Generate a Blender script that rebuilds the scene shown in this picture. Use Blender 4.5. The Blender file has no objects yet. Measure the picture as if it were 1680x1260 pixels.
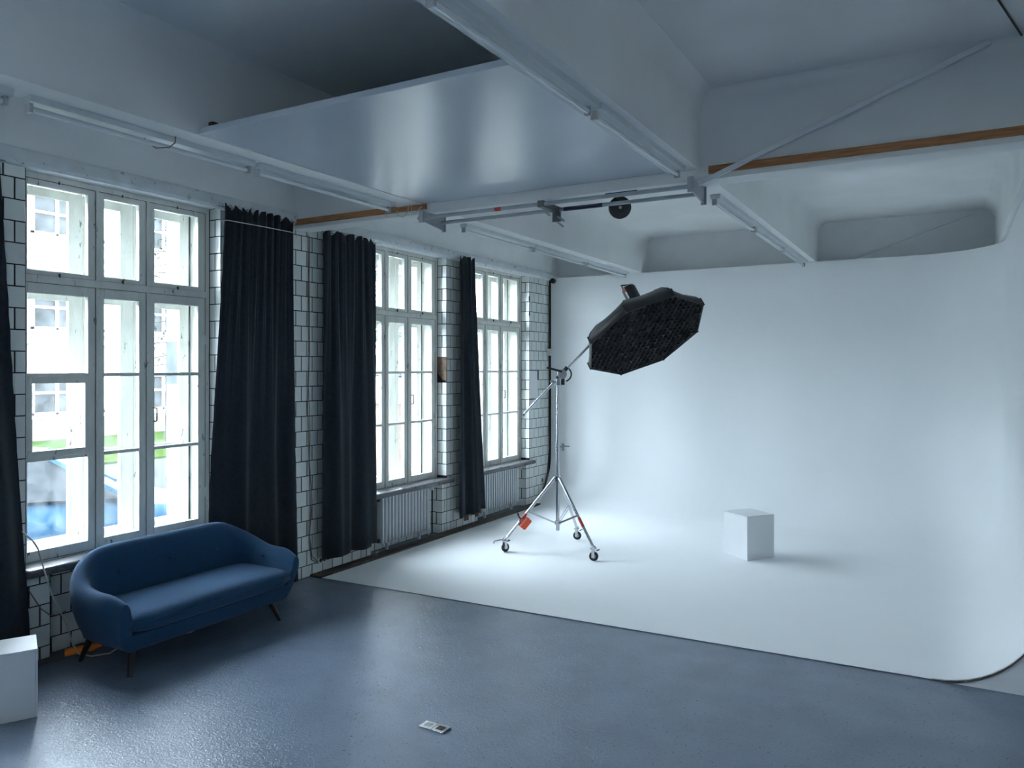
import bpy, bmesh, math, random
from mathutils import Vector, Matrix
random.seed(7)
sc = bpy.context.scene
COL = sc.collection

# ------------------------------------------------------------------ camera
F_PX, HORIZON = 1270.0, 604.0
YAW = math.atan(720.0 / F_PX)
cam_d = bpy.data.cameras.new('camera')
cam = bpy.data.objects.new('camera', cam_d)
COL.objects.link(cam)
cam_d.sensor_fit = 'HORIZONTAL'
cam_d.sensor_width = 36.0
cam_d.lens = 36.0 * F_PX / 1680.0
cam_d.shift_y = -(630.0 - HORIZON) / 1680.0
cam_d.clip_start = 0.05
cam_d.clip_end = 300
cam.location = (5.62, 0.0, 2.1)
cam.rotation_euler = (math.pi / 2, 0, YAW)
sc.camera = cam

# ------------------------------------------------------------------ world, light, exposure
world = bpy.data.worlds.new('overcast_sky')
sc.world = world
world.use_nodes = True
bg = world.node_tree.nodes['Background']
bg.inputs['Color'].default_value = (0.74, 0.88, 1.0, 1)
bg.inputs['Strength'].default_value = 34.0
WINDOW_Y = (3.03, 6.56, 8.80)
SIDE_WINDOW_Y = (-4.93, -2.70, 0.80)      # the same row of windows goes on behind the camera
for wy in SIDE_WINDOW_Y + WINDOW_Y:
    pd = bpy.data.lights.new('sky_portal', 'AREA')
    pd.shape = 'RECTANGLE'
    pd.size, pd.size_y = 1.6, 2.85
    pd.cycles.is_portal = True
    po = bpy.data.objects.new('sky_portal', pd)
    COL.objects.link(po)
    po.location = (-0.56, wy + 0.83, 2.1)
    po.rotation_euler = Vector((1, 0, 0)).to_track_quat('-Z', 'Z').to_euler()
FILL_WINDOWS = ((-3.1, -2.5),)      # unseen window added in the opposite long wall for fill light
for ya, yb in FILL_WINDOWS:
    pd = bpy.data.lights.new('sky_portal', 'AREA')
    pd.shape = 'RECTANGLE'
    pd.size, pd.size_y = 0.6, 1.5
    pd.cycles.is_portal = True
    po = bpy.data.objects.new('sky_portal', pd)
    COL.objects.link(po)
    po.location = (8.93, (ya + yb) / 2, 2.35)
    po.rotation_euler = Vector((-1, 0, 0)).to_track_quat('-Z', 'Z').to_euler()
vs = sc.view_settings
vs.view_transform = 'Standard'
vs.look = 'None'
vs.gamma = 1.0
vs.use_curve_mapping = False
vs.exposure = 0.15
cy = sc.cycles
cy.use_denoising = True
cy.max_bounces = 12
cy.diffuse_bounces = 6
cy.glossy_bounces = 5
cy.transparent_max_bounces = 24
cy.transmission_bounces = 6
cy.sample_clamp_indirect = 12.0
cy.caustics_reflective = False
cy.caustics_refractive = False

# ------------------------------------------------------------------ materials
def lin(c):
    return tuple(((v / 255.0 + 0.055) / 1.055) ** 2.4 if v > 10 else v / 255.0 / 12.92 for v in c)

def mk(name, base, rough=0.5, metal=0.0, var=0.12, scale=6.0, bump=0.0, bscale=60.0, spec=0.5, rand=0.0,
       stretch=None, sheen=0.0, rvar=0.0, coat=0.0, stain=None):
    m = bpy.data.materials.new(name)
    m.use_nodes = True
    nt = m.node_tree
    N, L = nt.nodes, nt.links
    p = N['Principled BSDF']
    p.inputs['Roughness'].default_value = rough
    p.inputs['Metallic'].default_value = metal
    p.inputs['Specular IOR Level'].default_value = spec
    p.inputs['Coat Weight'].default_value = coat
    if sheen:
        p.inputs['Sheen Weight'].default_value = sheen
        p.inputs['Sheen Roughness'].default_value = 0.45
    tc = N.new('ShaderNodeTexCoord')
    mp = N.new('ShaderNodeMapping')
    if stretch:
        mp.inputs['Scale'].default_value = stretch
    L.new(tc.outputs['Object'], mp.inputs['Vector'])
    no = N.new('ShaderNodeTexNoise')
    no.inputs['Scale'].default_value = scale
    no.inputs['Detail'].default_value = 6
    L.new(mp.outputs['Vector'], no.inputs['Vector'])
    rp = N.new('ShaderNodeValToRGB')
    rp.color_ramp.elements[0].position = 0.3
    rp.color_ramp.elements[1].position = 0.72
    lo = [max(0, c * (1 - var)) for c in base]
    hi = [min(1, c * (1 + var)) for c in base]
    rp.color_ramp.elements[0].color = (*lo, 1)
    rp.color_ramp.elements[1].color = (*hi, 1)
    L.new(no.outputs['Fac'], rp.inputs['Fac'])
    out = rp.outputs['Color']
    if stain:                       # blotches of a second colour: (colour, scale, threshold)
        n2 = N.new('ShaderNodeTexNoise')
        n2.inputs['Scale'].default_value = stain[1]
        n2.inputs['Detail'].default_value = 8
        n2.inputs['Roughness'].default_value = 0.65
        L.new(mp.outputs['Vector'], n2.inputs['Vector'])
        r2 = N.new('ShaderNodeValToRGB')
        r2.color_ramp.elements[0].position = stain[2]
        r2.color_ramp.elements[1].position = stain[2] + 0.05
        L.new(n2.outputs['Fac'], r2.inputs['Fac'])
        mx = N.new('ShaderNodeMix')
        mx.data_type = 'RGBA'
        L.new(r2.outputs['Color'], mx.inputs[0])
        L.new(out, mx.inputs[6])
        mx.inputs[7].default_value = (*stain[0], 1)
        out = mx.outputs[2]
    if rand:
        oi = N.new('ShaderNodeObjectInfo')
        hs = N.new('ShaderNodeHueSaturation')
        ma = N.new('ShaderNodeMapRange')
        ma.inputs['To Min'].default_value = 1 - rand
        ma.inputs['To Max'].default_value = 1 + rand
        L.new(oi.outputs['Random'], ma.inputs['Value'])
        L.new(ma.outputs['Result'], hs.inputs['Value'])
        L.new(out, hs.inputs['Color'])
        out = hs.outputs['Color']
    L.new(out, p.inputs['Base Color'])
    if rvar:
        mr = N.new('ShaderNodeMapRange')
        mr.inputs['To Min'].default_value = max(0.02, rough - rvar)
        mr.inputs['To Max'].default_value = min(1, rough + rvar)
        L.new(no.outputs['Fac'], mr.inputs['Value'])
        L.new(mr.outputs['Result'], p.inputs['Roughness'])
    if bump:
        nb = N.new('ShaderNodeTexNoise')
        nb.inputs['Scale'].default_value = bscale
        nb.inputs['Detail'].default_value = 4
        L.new(mp.outputs['Vector'], nb.inputs['Vector'])
        b = N.new('ShaderNodeBump')
        b.inputs['Strength'].default_value = bump
        b.inputs['Distance'].default_value = 0.01
        L.new(nb.outputs['Fac'], b.inputs['Height'])
        L.new(b.outputs['Normal'], p.inputs['Normal'])
    return m

def mk_glass(name, tint=(1, 1, 1), dust=0.012, refl=0.0):
    m = bpy.data.materials.new(name)
    m.use_nodes = True
    nt = m.node_tree
    N, L = nt.nodes, nt.links
    N.remove(N['Principled BSDF'])
    out = N['Material Output']
    tr = N.new('ShaderNodeBsdfTransparent')
    tr.inputs['Color'].default_value = (*tint, 1)
    gl = N.new('ShaderNodeBsdfGlossy')
    gl.inputs['Roughness'].default_value = 0.02
    fr = N.new('ShaderNodeFresnel')
    ge = N.new('ShaderNodeNewGeometry')          # same reflectance entering and leaving the thin pane
    mi = N.new('ShaderNodeMapRange')
    mi.inputs['To Min'].default_value = 1.4
    mi.inputs['To Max'].default_value = 1 / 1.4
    L.new(ge.outputs['Backfacing'], mi.inputs['Value'])
    L.new(mi.outputs['Result'], fr.inputs['IOR'])
    mx = N.new('ShaderNodeMixShader')
    L.new(fr.outputs['Fac'], mx.inputs['Fac'])
    L.new(tr.outputs[0], mx.inputs[1])
    L.new(gl.outputs[0], mx.inputs[2])
    df = N.new('ShaderNodeBsdfTranslucent')
    df.inputs['Color'].default_value = (0.8, 0.85, 0.9, 1)
    no = N.new('ShaderNodeTexNoise')
    no.inputs['Scale'].default_value = 9
    no.inputs['Detail'].default_value = 8
    tc = N.new('ShaderNodeTexCoord')
    L.new(tc.outputs['Object'], no.inputs['Vector'])
    mr = N.new('ShaderNodeMapRange')
    mr.inputs['From Min'].default_value = 0.35
    mr.inputs['From Max'].default_value = 0.8
    mr.inputs['To Min'].default_value = 0.0
    mr.inputs['To Max'].default_value = dust * 2
    L.new(no.outputs['Fac'], mr.inputs['Value'])
    m2 = N.new('ShaderNodeMixShader')
    L.new(mr.outputs['Result'], m2.inputs['Fac'])
    L.new(mx.outputs[0], m2.inputs[1])
    L.new(df.outputs[0], m2.inputs[2])
    L.new(m2.outputs[0], out.inputs['Surface'])
    return m

def mk_bands(name, stops, rough=0.8):
    """paint bands by height: stops = [(z_from, colour), ...] rising, world z"""
    m = bpy.data.materials.new(name)
    m.use_nodes = True
    N, L = m.node_tree.nodes, m.node_tree.links
    p = N['Principled BSDF']
    p.inputs['Roughness'].default_value = rough
    g = N.new('ShaderNodeNewGeometry')
    sx = N.new('ShaderNodeSeparateXYZ')
    L.new(g.outputs['Position'], sx.inputs[0])
    mr = N.new('ShaderNodeMapRange')
    mr.inputs['From Min'].default_value = 0
    mr.inputs['From Max'].default_value = 5
    L.new(sx.outputs['Z'], mr.inputs['Value'])
    r = N.new('ShaderNodeValToRGB')
    r.color_ramp.interpolation = 'CONSTANT'
    e = r.color_ramp.elements
    e[0].position = 0
    e[0].color = (*stops[0][1], 1)
    e[1].position = stops[1][0] / 5
    e[1].color = (*stops[1][1], 1)
    for z, c in stops[2:]:
        k = e.new(z / 5)
        k.color = (*c, 1)
    L.new(mr.outputs['Result'], r.inputs['Fac'])
    L.new(r.outputs['Color'], p.inputs['Base Color'])
    return m

def mk_brick(name, c1, c2, mortar, scale):
    m = bpy.data.materials.new(name)
    m.use_nodes = True
    N, L = m.node_tree.nodes, m.node_tree.links
    p = N['Principled BSDF']
    p.inputs['Roughness'].default_value = 0.9
    tc = N.new('ShaderNodeTexCoord')
    sp = N.new('ShaderNodeSeparateXYZ')
    ad = N.new('ShaderNodeMath')
    cb = N.new('ShaderNodeCombineXYZ')
    L.new(tc.outputs['Object'], sp.inputs[0])
    L.new(sp.outputs['X'], ad.inputs[0])
    L.new(sp.outputs['Y'], ad.inputs[1])
    L.new(ad.outputs[0], cb.inputs['X'])
    L.new(sp.outputs['Z'], cb.inputs['Y'])
    b = N.new('ShaderNodeTexBrick')
    b.inputs['Color1'].default_value = (*c1, 1)
    b.inputs['Color2'].default_value = (*c2, 1)
    b.inputs['Mortar'].default_value = (*mortar, 1)
    b.inputs['Scale'].default_value = scale
    b.inputs['Mortar Size'].default_value = 0.03
    L.new(cb.outputs[0], b.inputs['Vector'])
    L.new(b.outputs['Color'], p.inputs['Base Color'])
    return m

M = {}
M['plaster'] = mk('white_plaster', (0.79, 0.81, 0.82), 0.85, var=0.05, scale=2.5, bump=0.15, bscale=25)
M['ceiling'] = mk('ceiling_paint', (0.80, 0.815, 0.81), 0.85, var=0.06, scale=1.2, bump=0.1, bscale=20)
M['ledge'] = mk('chipped_white_paint', (0.66, 0.70, 0.73), 0.6, var=0.08, scale=8, bump=0.4, bscale=30, stain=((0.30, 0.29, 0.28), 14, 0.61))
M['grout'] = mk('dark_grout', (0.022, 0.019, 0.017), 0.95, var=0.3, scale=20, bump=0.3)
M['tile'] = mk('glazed_white_tile', (0.74, 0.77, 0.75), 0.14, var=0.03, scale=7, rand=0.09, bump=0.03, bscale=14)
M['raw'] = mk('raw_plaster', (0.16, 0.11, 0.08), 0.95, var=0.35, scale=18, bump=0.6)
M['cyc'] = mk('white_cove_paint', (0.84, 0.865, 0.88), 0.55, var=0.015, scale=1.0, spec=0.3)
M['cove_edge'] = mk('dark_cove_edge', (0.09, 0.08, 0.08), 0.8)
M['woodframe'] = mk('old_white_window_paint', (0.74, 0.75, 0.70), 0.5, var=0.1, scale=9, bump=0.5, bscale=45, stretch=(1, 1, 0.35), stain=((0.13, 0.11, 0.09), 16, 0.625))
M['rust'] = mk('rusty_metal', (0.10, 0.075, 0.06), 0.7, metal=0.4)
M['sill'] = mk('dark_stone_sill', (0.10, 0.105, 0.115), 0.3, var=0.25, scale=12, rvar=0.1)
M['glass'] = mk_glass('dusty_window_glass')
M['curtain'] = mk('black_curtain_cloth', (0.022, 0.0285, 0.0365), 0.9, var=0.15, scale=30, bump=0.1, bscale=300, spec=0.2, sheen=0.06)
M['sofa'] = mk('blue_wool_fabric', (0.017, 0.060, 0.125), 0.9, var=0.16, scale=90, bump=0.35, bscale=420, spec=0.2, sheen=0.10)
M['blackwood'] = mk('black_stained_wood', (0.006, 0.006, 0.006), 0.35)
M['white_board'] = mk('white_painted_board', (0.78, 0.80, 0.82), 0.5, var=0.03, scale=3)
M['panel'] = mk('glossy_white_panel', (0.60, 0.66, 0.73), 0.22, var=0.02, scale=1.5, spec=0.8)
M['fixture'] = mk('white_enamel', (0.60, 0.64, 0.66), 0.35, var=0.05)
M['tube'] = mk('milky_lamp_glass', (0.72, 0.76, 0.78), 0.12, var=0.02)
M['socket'] = mk('grey_plastic', (0.45, 0.46, 0.46), 0.4)
M['steel'] = mk('chrome_steel', (0.62, 0.63, 0.66), 0.18, metal=1.0, var=0.08)
M['greysteel'] = mk('grey_painted_steel', (0.36, 0.39, 0.42), 0.4, metal=0.3, var=0.1)
M['darksteel'] = mk('dark_steel', (0.14, 0.15, 0.16), 0.45, metal=0.5)
M['black'] = mk('black_plastic', (0.014, 0.015, 0.017), 0.38)
M['softblack'] = mk('black_nylon', (0.017, 0.019, 0.022), 0.42, var=0.15, bump=0.15, bscale=30)
M['gridblack'] = mk('black_grid_fabric', (0.048, 0.052, 0.058), 0.3)
M['diffuser'] = mk('diffuser_cloth', (0.5, 0.5, 0.5), 0.9)
M['red'] = mk('orange_red_enamel', (0.75, 0.085, 0.025), 0.35)
M['redlabel'] = mk('red_label', (0.55, 0.03, 0.03), 0.4)
M['orange'] = mk('orange_plastic', (0.75, 0.20, 0.015), 0.45)
M['rubber'] = mk('dark_rubber', (0.022, 0.026, 0.034), 0.6)
M['cable_white'] = mk('white_cable', (0.55, 0.54, 0.5), 0.5)
M['cable_brown'] = mk('beige_brown_cable', (0.20, 0.165, 0.13), 0.6)
M['cable_dark'] = mk('dark_brown_pipe', (0.05, 0.035, 0.028), 0.6)
M['wood'] = mk('pine_batten', (0.36, 0.165, 0.065), 0.7, var=0.35, scale=7, stretch=(1, 12, 12), bump=0.2, stain=((0.06, 0.03, 0.018), 9, 0.66))
M['radiator'] = mk('radiator_enamel', (0.60, 0.64, 0.66), 0.4, var=0.06, scale=4)
M['baseboard'] = mk('brown_floor_strip', (0.065, 0.047, 0.036), 0.8, var=0.5, scale=9, bump=0.5, stain=((0.16, 0.12, 0.09), 12, 0.62))
M['socketwhite'] = mk('white_plastic', (0.70, 0.71, 0.70), 0.35)
M['navy'] = mk('dark_blue_tape', (0.012, 0.02, 0.06), 0.4)

def mk_floor():
    m = mk('grey_blue_linoleum', (0.165, 0.210, 0.280), 0.25, var=0.08, scale=3.0, spec=0.8)
    nt = m.node_tree
    N, L = nt.nodes, nt.links
    p = N['Principled BSDF']
    tc = N['Texture Coordinate']
    # scuffed varnish: short streaks in the gloss and the relief
    n1 = N.new('ShaderNodeTexNoise')
    n1.inputs['Scale'].default_value = 42
    n1.inputs['Detail'].default_value = 7
    n1.inputs['Distortion'].default_value = 1.6
    L.new(tc.outputs['Object'], n1.inputs['Vector'])
    b = N.new('ShaderNodeBump')
    b.inputs['Strength'].default_value = 0.38
    b.inputs['Distance'].default_value = 0.012
    L.new(n1.outputs['Fac'], b.inputs['Height'])
    L.new(b.outputs['Normal'], p.inputs['Normal'])
    # dark specks worn through the varnish
    v = N.new('ShaderNodeTexNoise')
    v.inputs['Scale'].default_value = 55
    v.inputs['Detail'].default_value = 3
    L.new(tc.outputs['Object'], v.inputs['Vector'])
    r = N.new('ShaderNodeValToRGB')
    r.color_ramp.elements[0].position = 0.645
    r.color_ramp.elements[1].position = 0.70
    L.new(v.outputs['Fac'], r.inputs['Fac'])
    mx = N.new('ShaderNodeMix')
    mx.data_type = 'RGBA'
    old = p.inputs['Base Color'].links[0].from_socket
    L.new(r.outputs['Color'], mx.inputs[0])
    L.new(old, mx.inputs[6])
    mx.inputs[7].default_value = (0.05, 0.06, 0.075, 1)
    L.new(mx.outputs[2], p.inputs['Base Color'])
    return m
M['floor'] = mk_floor()

# ------------------------------------------------------------------ mesh helpers
OFF = {}            # world offset of every object we make (no rotations on parents)

class MB:
    """collects shapes in world coordinates"""
    def __init__(s):
        s.v, s.f, s.mi = [], [], []
        s.m = 0
    def add(s, vs_, fs):
        k = len(s.v)
        s.v += [tuple(p) for p in vs_]
        for f in fs:
            s.f.append([i + k for i in f])
            s.mi.append(s.m)
        return s
    def box(s, a, b):
        (x0, y0, z0), (x1, y1, z1) = a, b
        x0, x1 = min(x0, x1), max(x0, x1)
        y0, y1 = min(y0, y1), max(y0, y1)
        z0, z1 = min(z0, z1), max(z0, z1)
        return s.add([(x0, y0, z0), (x1, y0, z0), (x1, y1, z0), (x0, y1, z0), (x0, y0, z1), (x1, y0, z1), (x1, y1, z1), (x0, y1, z1)],
                     [(0, 3, 2, 1), (4, 5, 6, 7), (0, 1, 5, 4), (1, 2, 6, 5), (2, 3, 7, 6), (3, 0, 4, 7)])
    def obox(s, c, ax, ay, az):
        c, ax, ay, az = map(Vector, (c, ax, ay, az))
        P = [c + sx * ax + sy * ay + sz * az for sz in (-1, 1) for sx, sy in ((-1, -1), (1, -1), (1, 1), (-1, 1))]
        fs = [(0, 3, 2, 1), (4, 5, 6, 7), (0, 1, 5, 4), (1, 2, 6, 5), (2, 3, 7, 6), (3, 0, 4, 7)]
        if ax.cross(ay).dot(az) < 0:
            fs = [tuple(reversed(f)) for f in fs]
        return s.add(P, fs)
    def bar(s, p0, p1, w, h, up=(0, 0, 1)):
        p0, p1 = Vector(p0), Vector(p1)
        d = (p1 - p0) / 2
        side = d.cross(Vector(up)).normalized()
        u = side.cross(d).normalized()
        return s.obox((p0 + p1) / 2, d, side * w / 2, u * h / 2)
    def tube(s, pts, r, n=8, r1=None, cap=True):
        pts = [Vector(p) for p in pts]
        rings = []
        t0 = (pts[1] - pts[0]).normalized()
        ref = Vector((0, 0, 1)) if abs(t0.z) < 0.9 else Vector((1, 0, 0))
        nx = t0.cross(ref).normalized()
        for i, p in enumerate(pts):
            t = (pts[min(i + 1, len(pts) - 1)] - pts[max(i - 1, 0)]).normalized()
            nx = (nx - t * nx.dot(t)).normalized()
            ny = t.cross(nx)
            rr = r if r1 is None else r + (r1 - r) * i / (len(pts) - 1)
            rings.append([p + (nx * math.cos(2 * math.pi * k / n) + ny * math.sin(2 * math.pi * k / n)) * rr for k in range(n)])
        V = [q for g in rings for q in g]
        Fc = [(i * n + k, i * n + (k + 1) % n, (i + 1) * n + (k + 1) % n, (i + 1) * n + k) for i in range(len(pts) - 1) for k in range(n)]
        if cap:
            Fc += [tuple(range(n - 1, -1, -1)), tuple((len(pts) - 1) * n + k for k in range(n))]
        return s.add(V, Fc)
    def cyl(s, p0, p1, r, n=16, r1=None):
        return s.tube([p0, p1], r, n, r1)
    def loft(s, rings, closed=True, caps=True, flip=False):
        n = len(rings[0])
        V = [q for g in rings for q in g]
        m = n if closed else n - 1
        Fc = [(i * n + k, i * n + (k + 1) % n, (i + 1) * n + (k + 1) % n, (i + 1) * n + k) for i in range(len(rings) - 1) for k in range(m)]
        if caps and closed:
            Fc += [tuple(range(n - 1, -1, -1)), tuple((len(rings) - 1) * n + k for k in range(n))]
        if flip:
            Fc = [tuple(reversed(f)) for f in Fc]
        return s.add(V, Fc)
    def prism(s, prof, axis, a, b):
        """closed 2-D profile swept along an axis ('x','y','z') from a to b"""
        def P(u, w, t):
            return {'x': (t, u, w), 'y': (u, t, w), 'z': (u, w, t)}[axis]
        s.loft([[P(u, w, a) for u, w in prof], [P(u, w, b) for u, w in prof]])
        return s
    def build(s, name, mat, parent=None, smooth=False, bevel=0.0, seg=2, subsurf=0, solid=0.0, kind=None, label=None, weld=False):
        off = Vector(OFF[parent.name]) if parent else Vector((0, 0, 0))
        me = bpy.data.meshes.new(name)
        me.from_pydata([tuple(Vector(p) - off) for p in s.v], [], s.f)
        bm = bmesh.new()
        bm.from_mesh(me)
        if weld:
            bmesh.ops.remove_doubles(bm, verts=bm.verts, dist=1e-5)
        bmesh.ops.recalc_face_normals(bm, faces=bm.faces)
        bm.to_mesh(me)
        bm.free()
        mats = mat if isinstance(mat, (list, tuple)) else [mat]
        for x in mats:
            me.materials.append(x)
        if len(mats) > 1:
            for poly, i in zip(me.polygons, s.mi):
                poly.material_index = i
        o = bpy.data.objects.new(name, me)
        COL.objects.link(o)
        if parent:
            o.parent = parent
        OFF[o.name] = tuple(off)
        if smooth:
            for poly in me.polygons:
                poly.use_smooth = True
            if smooth != 'all':
                me.set_sharp_from_angle(angle=math.radians(40))
        if solid:
            md = o.modifiers.new('thickness', 'SOLIDIFY')
            md.thickness = solid
            md.offset = 0
        if bevel:
            md = o.modifiers.new('edges', 'BEVEL')
            md.width = bevel
            md.segments = seg
            md.limit_method = 'ANGLE'
        if subsurf:
            md = o.modifiers.new('smooth', 'SUBSURF')
            md.levels = md.render_levels = subsurf
        if kind:
            o['kind'] = kind
        if label:
            o['label'] = label
        return o

def thing(name, loc, label, cat, group=None, kind=None):
    o = bpy.data.objects.new(name, None)
    o.empty_display_size = 0.1
    COL.objects.link(o)
    o.location = loc
    OFF[o.name] = tuple(loc)
    return tag(o, label, cat, group, kind)

def tag(o, label, cat, group=None, kind=None):
    o['label'] = label
    o['category'] = cat
    if group:
        o['group'] = group
    if kind:
        o['kind'] = kind
    return o

def put(name, mesh, parent, world_loc, rot=None):
    """one more object that shares mesh data, placed under a parent"""
    o = bpy.data.objects.new(name, mesh)
    COL.objects.link(o)
    o.parent = parent
    o.location = Vector(world_loc) - Vector(OFF[parent.name])
    if rot:
        o.rotation_euler = rot
    OFF[o.name] = tuple(world_loc)
    return o

# ------------------------------------------------------------------ the room shell
TOP = 4.10          # ceiling height
BB = 3.545          # underside of the lengthwise beams
X_R, Y_B, Y_F = 8.7, 11.4, -6.3
tag(MB().box((-0.15, Y_F, -0.2), (X_R, Y_B, 0)).build('floor', M['floor']),
    'scuffed glossy grey-blue linoleum floor of the studio', 'floor', kind='structure')

def fillet(x, z, sx, r=0.16, n=7):
    """concave quarter arc from the beam side up into the ceiling"""
    return [(x + sx * (r - r * math.cos(a)), z - r + r * math.sin(a)) for a in [math.pi / 2 * i / n for i in range(n + 1)]]

ceil = MB().box((-0.52, Y_F - .2, TOP), (X_R + .2, Y_B + .2, TOP + 0.3)).build('ceiling', M['ceiling'])
tag(ceil, 'pale grey concrete ceiling between beams', 'ceiling', kind='structure')
for xa, xb in ((1.29, 1.565), (3.79, 4.03), (6.10, 6.36)):
    for ya, yb in ((Y_F, 5.575), (5.775, Y_B)):
        prof = [(xa, BB), (xb, BB)] + fillet(xb, TOP + .01, 1) + list(reversed(fillet(xa, TOP + .01, -1)))
        MB().prism(prof, 'y', ya, yb).build('lengthwise_beam', M['ceiling'], ceil, smooth=True)
prof = [(5.57, 3.465), (5.78, 3.465)] + fillet(5.78, TOP + .01, 1, .1) + list(reversed(fillet(5.57, TOP + .01, -1, .1)))
MB().prism(prof, 'x', -0.02, X_R).build('cross_beam', M['ceiling'], ceil, smooth=True)

tag(MB().box((-0.52, Y_B, -0.2), (X_R + .2, Y_B + .25, TOP + .1)).build('wall_back', M['plaster']),
    'plain pale back wall showing above the white cove', 'wall', kind='structure')
wr = MB().box((X_R, Y_F, -0.2), (X_R + .2, Y_B, 1.6)).box((X_R, Y_F, 3.1), (X_R + .2, Y_B, TOP + .1))
re_ = [Y_F] + [e for w_ in FILL_WINDOWS for e in w_] + [Y_B]
for i in range(0, len(re_), 2):
    wr.box((X_R, re_[i], 1.6), (X_R + .2, re_[i + 1], 3.1))
tag(wr.build('wall_right', M['plaster']),
    'plain plastered wall behind the white cove', 'wall', kind='structure')
tag(MB().box((-0.52, Y_F - .2, -0.2), (X_R + .2, Y_F, TOP + .1)).build('wall_front', M['plaster']),
    'plain plastered wall closing the near end of the studio', 'wall', kind='structure')

tag(MB().box((-0.52, Y_F - 6, TOP + 0.3), (X_R + 4, Y_B + 8, 15.0)).build('sky_blocker', M['plaster']),  # unseen block added to keep sky light off the yard and facade
    'unseen mass above the studio, added to block sky light from the yard', 'wall', kind='structure')

WW = 1.66
ZS, ZH = 0.64, 3.52
wl = MB()
XT = -0.0035                       # bed plane behind the tile faces
edges = [Y_F] + [e for y in SIDE_WINDOW_Y + WINDOW_Y for e in (y, y + WW)] + [Y_B]
for i in range(0, len(edges), 2):  # full-height piers
    wl.m = 1
    wl.box((-0.52, edges[i], -0.6), (XT, edges[i + 1], ZH))
for y in SIDE_WINDOW_Y + WINDOW_Y:
    wl.m = 1                       # wall under the window with a radiator niche
    wl.box((-0.52, y, -0.6), (-0.148, y + WW, ZS))
    wl.box((-0.148, y, -0.6), (XT, y + 0.17, ZS))
    wl.box((-0.148, y + WW - 0.12, -0.6), (XT, y + WW, ZS))
wl.m = 0
wl.box((-0.52, Y_F, ZH), (0.0, Y_B, TOP + .1))
wall_left = wl.build('wall_left', [M['plaster'], M['grout']])
tag(wall_left, 'white tiled window wall with dark joints', 'wall', kind='structure')

# tiles -----------------------------------------------------------------
P_T, J = 0.15, 0.0085
TILE_MESH = {}
def tile_mesh(w, h, face='x'):
    key = (round(w, 3), round(h, 3), face)
    if key not in TILE_MESH:
        a, b, d, c = w / 2, h / 2, 0.0035, 0.0012
        rings = []
        for (u, v, t) in ((a, b, -d), (a, b, -c), (a - c, b - c, 0)):
            if face == 'x':
                rings.append([(t, -u, -v), (t, u, -v), (t, u, v), (t, -u, v)])
            else:                 # faces -y
                rings.append([(-u, -t, -v), (u, -t, -v), (u, -t, v), (-u, -t, v)])
        mb = MB().loft(rings)
        me = bpy.data.meshes.new('tile')
        me.from_pydata(mb.v, [], mb.f)
        bm = bmesh.new(); bm.from_mesh(me)
        bmesh.ops.recalc_face_normals(bm, faces=bm.faces)
        bm.to_mesh(me); bm.free()
        me.materials.append(M['tile'])
        TILE_MESH[key] = me
    return TILE_MESH[key]

rest = MB()          # tiles too small or hidden to pick apart singly
n_tile = [0]
def lay(face, plane, u0, u1, z0, z1, start_right=True, single=None, skip=None, shift=0):
    """rows of tiles on one wall face; u runs along y (face 'x') or x (face 'y')"""
    zl = [0.0] + [0.118 + P_T * k for k in range(23)] + [ZH]
    for r in range(len(zl) - 1):
        a, b = max(zl[r], z0), min(zl[r + 1], z1)
        if b - a < 0.03:
            continue
        cuts = [u1]
        x = u1 - (P_T if (r + shift) % 2 else P_T / 2) if start_right else u1
        if not start_right:
            x = u0 + (P_T if (r + shift) % 2 else P_T / 2)
            cuts = [u0]
            while x < u1 - 0.02:
                cuts.append(x); x += P_T
            cuts.append(u1)
        else:
            while x > u0 + 0.02:
                cuts.append(x); x -= P_T
            cuts.append(u0)
            cuts.reverse()
        for ca, cb in zip(cuts, cuts[1:]):
            w, h = cb - ca - J - .003, b - a - J
            um, zm = (ca + cb) / 2, (a + b) / 2
            if w < 0.012 or (skip and skip(um, zm)):
                continue
            lift = random.uniform(-0.0006, 0.0010)
            loc = (plane + lift, um, zm) if face == 'x' else (um, plane - lift, zm)
            if single and single(um, zm) and n_tile[0] < 300:
                put('tile', tile_mesh(w, h, face), wall_left, loc)
                n_tile[0] += 1
            else:
                me = tile_mesh(w, h, face)
                rest.add([tuple(Vector(q.co) + Vector(loc)) for q in me.vertices], [tuple(p.vertices) for p in me.polygons])

broken = lambda u, z: -0.15 < u < -0.0 and 1.93 < z < 2.2
lay('x', 0, 2.46, 3.03, 0, ZH, single=lambda u, z: u > 2.74 and z > 0.3)
lay('x', 0, 3.03, 3.20, 0, ZS, single=lambda u, z: True)
lay('x', 0, 4.57, 4.69, 0, ZS)
lay('x', 0, 4.69, 6.56, 0, ZH, single=lambda u, z: 5.50 < u < 6.02 or (u > 5.4 and z < 0.27), start_right=False,
    skip=lambda u, z: False)
lay('x', 0, 6.56, 6.73, 0, ZS, single=lambda u, z: z < .27)
lay('x', 0, 8.22, 8.80, 0, ZH, start_right=False, single=lambda u, z: u < 8.46 or z < .3)
lay('x', 0, 8.10, 8.22, 0, ZS, start_right=False, single=lambda u, z: True)
lay('x', 0, 8.80, 8.97, 0, ZS)
lay('x', 0, 10.46, 11.12, 0, ZH, start_right=False,
    skip=lambda u, z: 10.46 < u < 10.76 and 1.62 < z < 2.07 and (u - 10.46) < (z - 1.5) * 0.6)
lay('x', 0, 10.34, 10.46, 0, ZS, start_right=False)
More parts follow.
